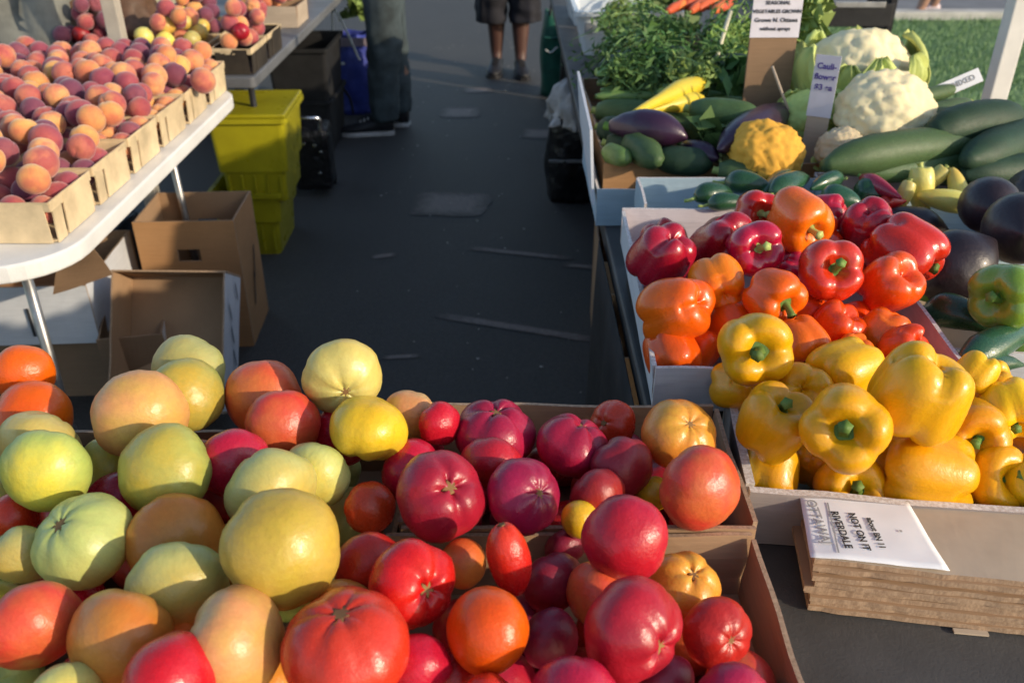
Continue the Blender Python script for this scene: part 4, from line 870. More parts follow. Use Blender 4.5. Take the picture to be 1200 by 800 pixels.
# ================================================================== UNDER THE LEFT TABLES
def carton(label, c, w_, d_, h, rz=0, rx=0, outer='kraft_orange', inner='kraft', name='cardboard_box', hole=True, skip=(), prints=0, side='box_white'):
    t = empty(name, c, rz, label, 'box'); t.rotation_euler = (rx, 0, rz); m = [MAT[outer], MAT[inner], MAT['kraft_edge']]; ms = [MAT[side], MAT[inner], MAT['kraft_edge']]; hx, hy, th = w_/2, d_/2, .005
    def holed(nm, a, b, mm, hw, z1):
        a, b = Vector(a), Vector(b); d = (b-a).normalized(); L = (b-a).length; z_h = z1*.70; hh = z1*.09
        # a wall with a real hand hole: four boards round the opening, joined into one mesh
        vs, fs, mi = [], [], []; nrm = Vector((d.y, -d.x))
        xs = [0, L/2-hw, L/2+hw, L]; zs = [0, z_h, z_h+hh, z1]
        for side_ in (0, 1):
            for z in zs:
                for x in xs: q = a+d*x-nrm*(th*side_); vs.append((q.x, q.y, z))
        for j in range(3):
            for i in range(3):
                if i == 1 and j == 1: continue
                k = j*4+i; fs.append((k, k+1, k+5, k+4)); mi.append(0); fs.append((16+k, 20+k, 21+k, 17+k)); mi.append(1)
        def q4(a_, b_): fs.append((a_, b_, b_+16, a_+16)); mi.append(2)
        for i in range(3): q4(12+i, 13+i); q4(i+1, i)
        for j in range(3): q4(j*4+4, j*4); q4(j*4+3, j*4+7)
        for a_, b_ in ((5, 6), (6, 10), (10, 9), (9, 5)): q4(a_, b_)
        return mk(nm, vs, fs, mm, t, False, mi)
    if 'front' not in skip: holed('front_wall', (-hx, -hy), (hx, -hy), m, .035, h) if hole else wall('front_wall', (-hx, -hy), (hx, -hy), 0, h, th, m, t)
    if 'back' not in skip: holed('back_wall', (hx, hy), (-hx, hy), m, .035, h) if hole else wall('back_wall', (hx, hy), (-hx, hy), 0, h, th, m, t)
    sw = wall('side_wall', (hx-.001, -hy+th+.001), (hx-.001, hy-th-.001), 0, h, th, ms, t, seed=3); wall('side_wall', (-hx+.001, hy-th-.001), (-hx+.001, -hy+th+.001), 0, h, th, ms, t, seed=4)
    slab('base', -hx+th, hx-th, -hy+th, hy-th, .001, .006, MAT[inner], t, 0)
    if prints:
        for k in range(prints):
            vs, fs = [], []
            y = -hy*.35+k*hy*.32; z = h*(.25+.18*(k % 3)); q = len(vs); X = hx+.0042
            vs += [(X, y, z), (X, y+.012, z), (X, y+.055, z+h*.22), (X, y+.043, z+h*.22)]; fs.append((q, q+1, q+2, q+3)); mk('printed_mark', vs, fs, MAT['ink'], t, False)
    return t
carton('open brown cardboard box with hand holes, standing upright behind the tipped one', (-1.025, 2.69, 0), .31, .26, .45, .05, 0, side='kraft_orange', prints=2)
carton('brown cardboard box tipped on its side with its open top facing the tomatoes', (-.965, 2.26, .19), .325, .40, .13, -.02, radians(58), 'kraft_orange', 'kraft', prints=4)
carton('white printed carton under the white table at the far left', (-1.47, 2.42, .205), .52, .40, .185, .06, 0, 'box_white', 'kraft', hole=False, name='white_carton')
slab('carton_stripe', -.24, -.04, -.2065, -.2045, .10, .125, MAT['ink_grey'], bpy.data.objects['white_carton'], 0); slab('carton_stripe', -.24, -.04, -.2065, -.2045, .045, .07, MAT['ink_grey'], bpy.data.objects['white_carton'], 0)
slab('carton_stripe', .08, .088, -.2065, -.2045, .03, .12, MAT['ink'], bpy.data.objects['white_carton'], 0)
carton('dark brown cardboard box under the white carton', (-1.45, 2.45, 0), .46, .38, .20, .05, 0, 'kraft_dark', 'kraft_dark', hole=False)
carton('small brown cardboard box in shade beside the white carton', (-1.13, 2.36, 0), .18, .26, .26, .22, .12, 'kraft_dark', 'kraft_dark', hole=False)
o = mk('cardboard_flap', [], [], MAT['kraft_grey']); bpy.data.objects.remove(o)
def bent_sheet(name, label, cat, pts, mat, th=.004, n=8):
    """a sheet through four measured corners with a soft sag"""
    a, b, c, d = [Vector(p) for p in pts]; vs, fs = [], []; nn = (b-a).cross(d-a).normalized()
    for j in range(n+1):
        for i in range(n+1):
            s, t_ = i/n, j/n; p = (a*(1-s)+b*s)*(1-t_)+(d*(1-s)+c*s)*t_; vs.append(p+nn*(.012*noise.noise(p*9)))
    for j in range(n):
        for i in range(n): k = j*(n+1)+i; fs.append((k, k+1, k+n+2, k+n+1))
    o = mk(name, vs, fs, MAT[mat], None, False); m = o.modifiers.new('solid', 'SOLIDIFY'); m.thickness = th; tag(o, label, cat); return o
bent_sheet('cardboard_flap', 'loose grey-brown cardboard flap hanging over the white carton below the table', 'cardboard', [P(62, 345, .46), P(132, 322, .50), P(104, 283, .62), P(70, 285, .62)], 'kraft_dark')
cloth_lump('black_bag', 'black bag lying in the dark under the white table', 'bag', (-1.35, 3.0, 0), .22, .18, .28, 'bag_black', .3, 2, 5)
# yellow plastic crates
def bin_(label, c, w0, w1, d0, d1, h, mat, rz=0, name='plastic_crate', lip=.014, ledge=None, cat='crate', closed=False):
    t = empty(name, c, rz, label, cat)
    def ring(w_, d_, z, r=.02):
        return [(x, y, z) for x, y in rounded_outline(-w_/2, w_/2, -d_/2, d_/2, r, 3)]
    secs = [(w0, d0, 0)]
    if ledge: f = ledge/h; wl, dl = w0+(w1-w0)*f, d0+(d1-d0)*f; secs += [(wl, dl, ledge), (wl+.022, dl+.022, ledge+.004)]; w1 += .022; d1 += .022
    secs += [(w1, d1, h-.02), (w1+lip*2, d1+lip*2, h-.018), (w1+lip*2, d1+lip*2, h), (w1-.006, d1-.006, h), (w0-.006+(.022 if ledge else 0), d0-.006+(.022 if ledge else 0), .006 if not ledge else ledge+.002)]
    vs, fs = [], []
    for s_ in secs: vs += ring(*s_)
    N = len(ring(1, 1, 0))
    for i in range(len(secs)-1):
        for k in range(N): a, b = i*N+k, i*N+(k+1) % N; fs.append((a, b, b+N, a+N))
    fs.append(tuple(range(N))[::-1]); fs.append(tuple((len(secs)-1)*N+k for k in range(N)))
    mk('shell', vs, fs, MAT[mat], t, False)
    for k in range(5) if mat == 'bin_yellow' else ():
        x = (k-2)*w0*.21; slab('rib', x-.004, x+.004, -d0/2-.012, -d0/2+.01, .02, (ledge or h)-.01, MAT[mat], t, .002)
    if closed: slab('lid', -w1/2-.008, w1/2+.008, -d1/2-.008, d1/2+.008, h+.001, h+.016, MAT[mat], t, .006)
    return t
bin_('yellow plastic crate on top of the stack by the dark table leg', (-1.00, 3.44, .235), .23, .265, .30, .33, .335, 'bin_yellow', .03, ledge=.12, closed=True)
bin_('yellow plastic crate at the bottom of the stack on the asphalt', (-1.05, 3.46, 0), .21, .25, .30, .33, .27, 'bin_yellow', .02, ledge=.14)
bin_('black plastic crate standing under the dark table beside the aisle', (-1.10, 4.82, 0), .28, .31, .42, .46, .28, 'cloth_black'); bin_('black plastic crate stacked on another under the dark table', (-1.095, 4.83, .262), .28, .31, .42, .46, .28, 'cloth_black')
# rolling bag
t = empty('rolling_bag', (-.93, 4.05, 0), .1, 'black wheeled bag with a silver handle, half under the dark table', 'bag')
bm_ = slab('body', -.09, .085, -.10, .10, .03, .32, MAT['bag_black'], t, .03)
tube('handle', [(-.06, -.09, .30), (-.055, -.10, .37), (.02, -.10, .375), (.05, -.09, .365), (.05, -.08, .30)], .010, MAT['steel_shiny'], t, 8, 14)
for x, z, y in [(.02, .25, -.104), (.045, .22, -.104), (-.03, .26, -.104), (.03, .12, -.104)]: slab('buckle', x-.008, x+.008, y-.004, y+.002, z-.006, z+.006, MAT['steel_shiny'], t, .002)
for sx in (-1, 1):
    w_ = tube('wheel', [(sx*.07-.012, .09, .03), (sx*.07+.012, .09, .03)], .03, MAT['fabric_dark'], t, 14)
# soft bags
def soft_bag(name, label, c, w_, d_, h, mat, seed=0, rz=0, cat='bag', pinch=.75):
    t = empty(name, c, rz, label, cat); vs, fs = [], []; seg, rows = 36, 16
    for j in range(rows+1):
        z = j/rows; f = 1+.08*sin(pi*z)-(1-pinch)*max(0, z-.7)/.3
        for k in range(seg):
            a = 2*pi*k/seg; e = 3.2; m = (abs(cos(a))**e+abs(sin(a))**e)**(-1/e); n_ = noise.noise(Vector((cos(a)*2+seed, sin(a)*2, z*3)))
            fd = noise.noise(Vector((cos(a)*6+seed, sin(a)*6, z*4)))
            vs.append((cos(a)*m*w_/2*(f+.12*n_+.05*fd), sin(a)*m*d_/2*(f+.2*n_+.06*fd), z*h+(.04*h*n_ if j > rows-3 else 0)))
    for j in range(rows):
        for k in range(seg): a, b = j*seg+k, j*seg+(k+1) % seg; fs.append((a, b, b+seg, a+seg))
    fs.append(tuple(range(seg))[::-1]); o = mk('bag_body', vs, fs, MAT[mat], t); m = o.modifiers.new('solid', 'SOLIDIFY'); m.thickness = .003; m.offset = -1
    return t
bb = soft_bag('shopping_bag', 'blue shopping bag with a long pale strap standing behind the black crates', (-.95, 5.45, 0), .25, .20, .46, 'bag_blue', 3)
slab('hem_band', -.115, .12, -.108, -.098, .40, .45, MAT['bag_mauve'], bb, .004)
tube('strap', [(-.09, -.10, .42), (-.075, -.12, .60), (-.03, -.14, .56), (.045, -.13, .36), (.06, -.125, .33)], .007, MAT['strap_white'], bb, 6, 18)
tube('strap', [(-.11, -.11, .26), (-.06, -.13, .18), (-.02, -.12, .10), (-.01, -.115, .01)], .008, MAT['fabric_dark'], bb, 6, 12)
slab('printed_mark', -.09, -.07, -.124, -.118, .30, .315, MAT['strap_white'], bb, .001); slab('printed_mark', -.055, -.035, -.124, -.118, .30, .315, MAT['strap_white'], bb, .001)
gb = soft_bag('shopping_bag', 'dark green tote bag with a pale scribble, standing past the right table', (.285, 5.84, 0), .19, .16, .52, 'bag_green', 9)
tube('printed_scribble', [(-.075, -.097, .30), (-.05, -.10, .285), (-.03, -.10, .29), (-.01, -.10, .31), (.0, -.10, .315)], .005, MAT['strap_white'], gb, 6, 14)
tube('printed_band', [(-.085, -.095, .375), (-.04, -.098, .37), (.01, -.098, .375)], .006, MAT['teal_plastic'], gb, 6, 10)
tube('handle', [(-.05, -.06, .50), (-.03, -.07, .60), (.03, -.07, .60), (.05, -.06, .50)], .008, MAT['fabric_dark'], gb, 6, 14)
soft_bag('rubbish_bag', 'black rubbish bag slumped between the green bag and the table leg', (.43, 5.75, 0), .18, .2, .48, 'bag_black', 14)
ct = soft_bag('shopping_trolley', 'black shopping trolley bag with thin plastic film on top, beside the right table', (.285, 3.98, 0), .23, .22, .40, 'bag_black', 21, pinch=.95)
slab('trolley_frame', -.12, .115, -.128, -.118, .20, .215, MAT['metal_grey'], ct, .003)
cloth_lump('plastic_bag', 'crumpled translucent white plastic bag lying on the black trolley bag', 'bag', (.275, 3.93, .36), .10, .10, .19, 'plastic_film', .55, 2.4, 2)
carton('brown cardboard box under the near part of the right table, beside its leg', (.40, 2.0, 0), .28, .34, .40, .04, 0, 'kraft', 'kraft', hole=True, side='kraft')
carton('brown cardboard box farther back under the right table', (.45, 2.6, 0), .36, .40, .38, -.05, 0, 'kraft', 'kraft', side='kraft'); carton('pale cardboard box far back under the right table', (.55, 4.6, 0), .40, .40, .42, -.05, 0, 'kraft_pale', 'kraft', side='kraft')

# ================================================================== BIG VEGETABLES ON THE RIGHT TABLE
tray('light blue produce box at the aisle corner of the squash display', .182, .60, 1.80, 2.22, .752, .835, 'box_blue', 'box_blue', 'white_edge', cat='box', name='produce_box', lean=.0)
wl = mk('side_flap', [(.178, 1.80, .80), (.178, 2.22, .86), (.166, 2.22, .985), (.170, 1.84, .952)], [(0, 1, 2, 3)], MAT['box_white'], None, False); m = wl.modifiers.new('s', 'SOLIDIFY'); m.thickness = .006
pb = bpy.data.objects['produce_box.002'] if 'produce_box.002' in bpy.data.objects else None
tag(wl, 'white upright flap folded up along the aisle side of the squash display', 'cardboard'); wl.name = 'cardboard_flap'
tray('wide brown cardboard tray holding the squash, eggplants and cauliflower', .20, 1.12, 1.86, 2.62, .80, .872, 'kraft_orange', 'kraft_dark', 'kraft_edge', cat='tray', lean=.0)
slab('support_box', .62, 1.10, 1.84, 2.60, .752, .798, MAT['box_white'], None, .003); tag(bpy.data.objects['support_box'], 'flat white box under the wide brown tray of squash', 'box')
def G(nm, a, b, z, wpx, prof, mat, label, cat, z2=None, **k):
    pa = P(a[0], a[1], z); pb_ = P(b[0], b[1], z2 or z); d = (dz(a[0], a[1], z)+dz(b[0], b[1], z2 or z))/2
    return gourd(nm, pa, pb_, wpx/2*d/FPX, prof, mat, label, cat, **k)
G('zucchini', (1140, 170), (964, 194), .925, 46, ZUC, 'zucchini_skin', 'large mid-green zucchini lying across the front under the white cauliflower', 'zucchini', stem='stem_pale', lob=6, la=.02, bend=.01, sr=.3, sl=.55)
G('zucchini', (1150, 188), (1010, 204), .90, 30, ZUC, 'zucchini_skin', 'green zucchini in shade under the large front one', 'zucchini', stem='stem_pale', lob=6, la=.02, sr=.3)
G('zucchini', (1090, 158), (1196, 140), .955, 50, ZUC, 'zucchini_dark', 'very dark thick zucchini behind the large mid-green one', 'zucchini', lob=6, la=.02, bend=.01)
G('zucchini', (1232, 150), (1130, 190), .93, 50, ZUC, 'zucchini_dark', 'very dark zucchini cut by the right edge beside the white pole', 'zucchini', lob=6, la=.02)
G('zucchini', (1240, 196), (1125, 206), .90, 40, ZUC, 'zucchini_dark', 'dark zucchini lowest at the right edge above the eggplants', 'zucchini', lob=6, la=.02)
G('zucchini', (1134, 122), (1070, 140), .965, 24, ZUC, 'zucchini_skin', 'small zucchini with a pale cut end beside the grey price strip', 'zucchini', stem='stem_pale', sr=.4, sl=.5)
G('zucchini', (1120, 104), (1065, 118), .99, 18, ZUC, 'zucchini_skin', 'thin green zucchini just above the small one with the pale end', 'zucchini', stem='stem_pale', sr=.4, sl=.5)
G('yellow_squash', (744, 133), (827, 96), .955, 25, SQ, 'squash_yellow', 'bright yellow squash, upper of the crossed pair, thick end up right', 'squash', bend=.006)
G('yellow_squash', (752, 132), (824, 114), .94, 22, SQ, 'squash_yellow', 'bright yellow squash, lower of the crossed pair', 'squash')
G('eggplant', (716, 148), (806, 162), .925, 42, EGG, 'eggplant_purple', 'dark purple eggplant at the aisle corner above the pale green squash', 'eggplant', stem='stem_green', sr=.25, sl=.4, bend=.01)
G('eggplant', (925, 128), (842, 176), .925, 46, EGG, 'eggplant_purple', 'dark purple eggplant behind the gold cauliflower and brown sign board', 'eggplant', stem='stem_green', sr=.25)
G('eggplant', (800, 170), (842, 186), .90, 26, EGG, 'eggplant_purple', 'small purple eggplant in the gap left of the gold cauliflower', 'eggplant', stem='stem_green')
G('pale_squash', (735, 164), (772, 190), .90, 34, CUK, 'zucchini_skin', 'pale green ribbed squash in the corner of the brown tray', 'squash', lob=8, la=.06, stem='stem_pale', sr=.25)
G('pale_squash', (708, 176), (738, 188), .89, 24, CUK, 'cucumber_skin', 'small green squash left of the pale ribbed one', 'squash', lob=8, la=.05)
rv = random.Random(5)
CK = [((700, 98), (778, 96)), ((704, 106), (800, 104)), ((712, 90), (792, 88)), ((760, 110), (850, 112)), ((800, 102), (868, 106)), ((698, 113), (770, 113)), ((790, 92), (868, 92)), ((830, 118), (895, 122))]
CKL = ['uppermost left', 'long front', 'back left', 'front middle', 'short middle', 'front left', 'back middle', 'right-hand']
for i, (a, b) in enumerate(CK): G('cucumber', a, b, .90+.012*(i % 2), 14, CUK, 'cucumber_skin', f'slim light green cucumber, the {CKL[i]} one in the row behind the yellow squash', 'cucumber', group='slim cucumbers', seg=12)
ZK = [((706, 84), (765, 66), 34, 'zucchini_dark', 'dark zucchini at the aisle side of the back pile'), ((735, 62), (812, 74), 34, 'zucchini_skin', 'green zucchini on top of the back pile under the feathery greens'), ((792, 86), (868, 80), 32, 'zucchini_dark', 'dark zucchini in the middle of the back pile'), ((845, 74), (905, 92), 34, 'zucchini_dark', 'dark zucchini against the brown sign board'), ((810, 128), (892, 138), 34, 'zucchini_skin', 'green zucchini between the yellow pair and the sign board')]
for a, b, wp, mt, lab in ZK: G('zucchini', a, b, .945, wp, ZUC, mt, lab, 'zucchini', stem='stem_pale', sr=.28, sl=.5)
# feathery greens with carrots, leafy bunches
def bunch(name, label, cat, c, L, n, mat, mat2, dirv, spread=.35, feather=True, seed=0, stalk=.0035):
    rr = random.Random(seed); t = empty(name, c, 0, label, cat); dv = Vector(dirv).normalized(); vs, fs = [], []; lv, lf = [], []
    for k in range(n):
        d = (dv+Vector((rr.uniform(-1, 1), rr.uniform(-1, 1), rr.uniform(-.7, .9)))*spread).normalized(); l = L*rr.uniform(.6, 1.1); p = []
        for i in range(6): s = i/5; p.append(d*(l*s)+Vector((0, 0, -.25*l*s*s+.05*l*sin(3*s))))
        a, b = tube_data(p, [stalk*(1-.7*i/5) for i in range(6)], 5, False); o = len(vs); vs += a; fs += [tuple(q+o for q in f) for f in b]
        for i in range(26 if feather else 9):
            s = rr.uniform(.3, 1); q = d*(l*s)+Vector((0, 0, -.25*l*s*s)); sz = (.012 if feather else .035)*rr.uniform(.6, 1.4)
            q += Vector((rr.uniform(-1, 1), rr.uniform(-1, 1), rr.uniform(-1, 1)))*(.025 if feather else .02); e1 = Vector((rr.uniform(-1, 1), rr.uniform(-1, 1), rr.uniform(-1, 1))).normalized(); e2 = e1.cross(Vector((rr.uniform(-1, 1), rr.uniform(-1, 1), rr.uniform(-1, 1)))).normalized()
            o2 = len(lv); w2 = sz*(.35 if feather else .55); lv += [q-e1*sz, q+e2*w2+e1*sz*.1, q+e1*sz, q-e2*w2+e1*sz*.1]; lf += [(o2, o2+1, o2+2), (o2, o2+2, o2+3)]
    mk('stalks', vs, fs, MAT[mat2], t); o = mk('leaves', lv, lf, MAT[mat], t, False); tag(o, kind='stuff'); return t
rv2 = random.Random(77)
FZ = ['between the purple eggplant and the slim cucumbers', 'under the purple eggplant at the aisle corner', 'beneath the crossed yellow pair', 'left of the gold cauliflower, deep in the tray', 'under the gold cauliflower', 'below the brown sign board', 'deep under the white cauliflower', 'at the lawn side beneath the dark zucchini', 'low at the front right of the brown tray', 'behind the pale ribbed squash']
for i, (a, b) in enumerate([((700, 130), (790, 138)), ((712, 168), (790, 178)), ((760, 142), (850, 150)), ((770, 186), (835, 192)), ((842, 200), (930, 206)), ((850, 150), (935, 158)), ((960, 160), (1060, 160)), ((1080, 175), (1180, 178)), ((1060, 196), (1140, 204)), ((704, 150), (740, 158))]):
    G('zucchini', a, b, .885, 34, ZUC, ['zucchini_skin', 'zucchini_dark'][i % 2], 'shaded zucchini ' + FZ[i], 'zucchini', stem='stem_pale', sr=.25, sl=.4)
bunch('loose_leaves', 'loose dark green leaves lying between the eggplants', 'leaves', P(812, 176, .885), .09, 6, 'leaf_green', 'stem_green', (.3, -.1, .1), 1.2, False, 12)
bunch('loose_leaves', 'loose green leaves tucked behind the crossed yellow squash', 'leaves', P(860, 112, .91), .13, 9, 'leaf_green', 'stem_green', (.3, .2, .1), 1.2, False, 13)
# cauliflowers
def cauliflower(c, r, label, mat='cauliflower_curd', leaf='leaf_pale', leaves=7, cover=.6, face=(0, -.5, .85), seed=1, nf=120, lr=1.0):
    t = empty('cauliflower', c, 0, label, 'cauliflower'); t.rotation_euler = orient(face, seed); rr = random.Random(seed)
    bm = bmesh.new(); bmesh.ops.create_icosphere(bm, subdivisions=5, radius=1)
    cs = []
    for i in range(nf):
        z = 1-1.25*(i+.5)/nf; a = i*2.39996; q = sqrt(max(0, 1-z*z)); cs.append(Vector((q*cos(a), q*sin(a), z))+Vector([rr.uniform(-.06, .06) for _ in range(3)]))
    for v in bm.verts:
        p = v.co.normalized(); ds = sorted(((p-q).length for q in cs))[:2]; e = max(0, 1-(ds[0]/.21)**2)
        f = .92+.055*sqrt(e)-.03*exp(-((ds[1]-ds[0])/.04)**2)+.11*noise.noise(p*2.3+Vector((seed, 0, 0)))+.045*noise.noise(p*8+Vector((seed, 0, 0)))+.024*noise.noise(p*22)
        v.co = Vector((p.x*f, p.y*f, p.z*f*.80 if p.z > 0 else p.z*f*.6))*r
    me = bpy.data.meshes.new('curd'); bm.to_mesh(me); bm.free(); me.materials.append(MAT[mat]); me.polygons.foreach_set('use_smooth', [True]*len(me.polygons)); link('curd', me, t)
    for k in range(leaves):
        a0 = 2*pi*k/leaves+rr.uniform(-.2, .2); up_ = cover*rr.uniform(.75, 1.15); vs, fs = [], []; n1, n2 = 14, 14
        for j in range(n1+1):
            s = j/n1; el = -1.1+s*(1.1+up_*1.2); R_ = r*(1.02+.10*s+.06*sin(7*s+k)); wd = .55*sin(pi*min(1, .12+s*.86))**.7*lr
            for i in range(n2+1):
                q = (i/n2-.5)*2; aa = a0+q*wd; rf = R_*(1+.05*q*q+.06*sin(11*q+7*s+k)*(abs(q)**1.3)+(.03 if abs(q) < .15 else 0)+.10*noise.noise(Vector((q*3+k, s*4, seed)))*s); vs.append((rf*cos(el)*cos(aa), rf*cos(el)*sin(aa), rf*sin(el)*.85-.0*r))
        for j in range(n1):
            for i in range(n2): q = j*(n2+1)+i; fs.append((q, q+1, q+n2+2, q+n2+1))
        o = mk('leaf', vs, fs, MAT[leaf], t); m = o.modifiers.new('s', 'SOLIDIFY'); m.thickness = .0025
    return t
def CF(u, v, wpx, z, **k): d = dz(u, v, z); return cauliflower(D(u, v, d), wpx/2*d/FPX*1.12, **k)
CF(1036, 137, 108, .955, label='cream-white cauliflower head resting on the large green zucchini', leaves=5, cover=-.3, face=(.1, -.5, .8), seed=2)
CF(1003, 88, 116, .985, label='cauliflower wrapped in yellow-green leaves, highest of the vegetables', leaves=9, cover=.60, face=(-.1, -.1, 1), seed=5)
CF(985, 176, 52, .905, label='small pale cauliflower half under the big zucchini', leaves=3, cover=-.2, face=(-.4, -.6, .6), seed=8)
CF(945, 140, 70, .915, label='pale green cauliflower behind the small violet-printed sign', mat='leaf_pale', leaves=6, cover=.5, face=(-.3, -.3, 1), seed=11)
CF(897, 180, 80, .915, label='golden yellow cauliflower below the brown sign board', mat='cauliflower_gold', leaves=5, cover=-.35, face=(0, -.45, .9), seed=14)
bin_('low black plastic crate of greens at the back of the right table', (.72, 3.10, .752), .50, .54, .46, .50, .10, 'cloth_black', .0)
bunch('carrot_greens', 'feathery green carrot tops spread over the back of the right table', 'greens', P(800, 36, .93), .34, 26, 'leaf_green', 'cucumber_skin', (-1, -.3, .12), .5, True, 1)
bunch('dill_bunch', 'feathery green bunch spilling over the rim of the white tub', 'greens', P(742, 42, .93), .26, 22, 'leaf_green', 'leaf_light', (.7, -.5, .2), .6, True, 2)
bunch('dill_bunch', 'feathery light green bunch between the stake and the sign board', 'greens', P(842, 62, .92), .24, 22, 'leaf_light', 'leaf_light', (.5, .2, .3), .7, True, 3)
bunch('leafy_bunch', 'leafy pale green bunch standing behind the brown sign board', 'greens', P(930, 92, .90), .30, 16, 'leaf_light', 'stem_pale', (.05, .3, 1), .3, False, 4, .008)
bunch('leafy_bunch', 'dark leafy bunch at the far back of the right table', 'greens', P(745, 20, .88), .30, 20, 'leaf_green', 'cucumber_skin', (.8, .4, .25), .7, False, 6)
bunch('leafy_bunch', 'green leafy bunch lying on the back pile next to the white tub', 'greens', P(718, 74, .91), .24, 20, 'leaf_green', 'leaf_light', (.9, -.2, .2), .5, False, 7)
for i, (u, v, zz, L_, mt, dd) in enumerate([(700, 56, .92, .20, 'leaf_green', (.9, .1, .15)), (770, 58, .94, .24, 'leaf_green', (-.6, -.4, .2)), (820, 44, .92, .22, 'leaf_green', (.8, -.2, .2)), (700, 30, .90, .22, 'leaf_light', (.9, .2, .3)), (860, 84, .92, .16, 'leaf_light', (-.3, .3, .4))]):
    bunch('dill_bunch', 'feathery greens ' + ['beside the rim of the white tub, above the dark zucchini', 'falling over the middle of the back zucchini pile', 'in front of the carrots', 'inside the nearer white tub', 'at the foot of the pale stake'][i], 'greens', P(u, v, zz), L_, 24, mt, 'cucumber_skin', dd, .6, True, 40+i)
for i, (u, v, L_, mt, dd) in enumerate([(730, 72, .20, 'leaf_green', (.8, -.3, .25)), (790, 84, .20, 'leaf_green', (.7, .1, .2)), (840, 96, .16, 'leaf_light', (-.8, -.2, .2)), (700, 88, .16, 'leaf_green', (.9, -.1, .2))]):
    bunch('fennel_fronds', 'feathery fronds ' + ['lying over the aisle end of the back zucchini', 'lying in the middle above the slim cucumbers', 'between the yellow squash and the sign board', 'at the aisle end of the slim cucumbers'][i], 'greens', P(u, v, .95), L_, 26, mt, 'cucumber_skin', dd, .55, True, 60+i)
bunch('potted_greens', 'small dark clump of greens hanging near the strap of the blue bag', 'greens', (-.93, 5.55, .55), .14, 14, 'leaf_light', 'leaf_green', (.2, -.2, .3), 1.2, False, 8)
CR = ['farthest left', 'second', 'third', 'fourth', 'fifth', 'sixth', 'seventh', 'farthest right']
for i in range(8):
    a = P(782+i*9, 14-(i % 3)*3, .955); b = P(812+i*8, -4-(i % 2)*4, .975)
    gourd('carrot', a, b, .016+.002*(i % 3), [.6, 1, .95, .85, .7, .5, .2], 'carrot_skin', f'orange-red carrot, {CR[i]} in the row at the top of the right table', 'carrot', stem='leaf_light', group='row of carrots', sl=.8)
tb = bin_('white plastic tub with handle slots at the back of the right table', (.435, 3.62, .752), .32, .38, .28, .34, .165, 'bin_white', .0, name='plastic_tub', cat='tub'); slab('handle_slot', -.165, -.135, -.182, -.176, .085, .125, MAT['ink_grey'], tb, .002)
bin_('white plastic tub farther back at the end of the right table', (.42, 4.20, .752), .30, .36, .28, .34, .16, 'bin_white', .05, name='plastic_tub', cat='tub')
# black crates on the lawn side
t = empty('slatted_crate', (1.58, 4.40, 0), 0, 'tall black slatted crate stack standing on the lawn side of the table', 'crate')
for k in range(7): slab('slat', -.155, .155, -.16, -.15, .04+k*.135, .04+k*.135+.10, MAT['metal_dark'], t, .004)
for sx in (-1, 1):
    slab('post', sx*.155-.015, sx*.155+.015, -.149, -.12, 0, 1.02, MAT['fabric_dark'], t, .003); slab('post', sx*.155-.015, sx*.155+.015, .12, .15, 0, 1.02, MAT['fabric_dark'], t, .003); slab('side_board', sx*.155-.006, sx*.155+.006, -.118, .118, .02, .98, MAT['metal_dark'], t, .002)
slab('pale_rail', -.12, .11, -.17, -.161, .80, .825, MAT['metal_grey'], t, .002)

# ================================================================== SIGNS AND PAPER
def text(body, size, parent, loc, rot, mat, bold=.0, ext=.0003):
    c = bpy.data.curves.new('lettering', 'FONT'); c.body = body; c.size = size; c.extrude = ext; c.offset = bold; c.align_x = 'CENTER'; c.align_y = 'CENTER'; c.materials.append(MAT[mat])
    tmp = bpy.data.objects.new('tmp', c); COL.objects.link(tmp); dg = bpy.context.evaluated_depsgraph_get(); me = bpy.data.meshes.new_from_object(tmp.evaluated_get(dg)); bpy.data.objects.remove(tmp)
    o = link('lettering', me, parent, loc); o.rotation_euler = rot; return o
b0 = P(891, 165, .83); sb = empty('sign_board', b0, 0, 'upright brown cardboard board with a white printed sheet at its top', 'sign'); sb.rotation_euler = (-.06, 0, .02)
slab('board', -.056, .056, -.004, .004, -.02, .325, MAT['kraft_dark'], sb, .001)
slab('paper', -.058, .058, -.0065, -.0045, .245, .333, MAT['paper_lilac'], sb, .0005)
for i, (s_, sz) in enumerate([('SEASONAL', .012), ('VEGETABLES GROWN', .0115), ('Grown N. Ottawa', .0135), ('without sprays', .012)]): text(s_, sz, sb, (0, -.0075, .322-.019*i), (pi/2, 0, 0), 'ink', .0002)
s2 = empty('small_sign', P(948, 197, .84), 0, 'narrow sign with violet lettering on a cardboard strip, left of the cauliflowers', 'sign'); s2.rotation_euler = (-.05, 0, -.5)
slab('strip', -.024, .024, -.002, .002, -.02, .235, MAT['kraft_pale'], s2, .001); slab('paper', -.026, .026, -.0040, -.0025, .115, .245, MAT['paper_lilac'], s2, .0005)
for i, s_ in enumerate(['Cauli-', 'flower', '$3 ea']): text(s_, .017, s2, (0, -.0045, .222-.022*i), (pi/2, 0, 0), 'ink_violet', .0005)
tube('sign_edge', [P(905, 78, 1.04), P(932, 152, .90)], .0035, MAT['kraft_pale'], None, 6); tag(bpy.data.objects['sign_edge'], 'thin pale wooden stick leaning right in front of the brown sign board', 'stick')
tube('stake', [P(856, 14, 1.06), P(845, 50, 1.0), P(832, 96, .92)], [.006, .006, .005], MAT['stake_pale'], None, 6); tag(bpy.data.objects['stake'], 'thin pale stake standing among the zucchini left of the sign board', 'stake')
ps = empty('price_strip', P(1117, 101, 1.0), 0, 'grey printed strip tilted up in front of the lawn', 'sign'); ps.rotation_euler = (-.5, -.42, .05)
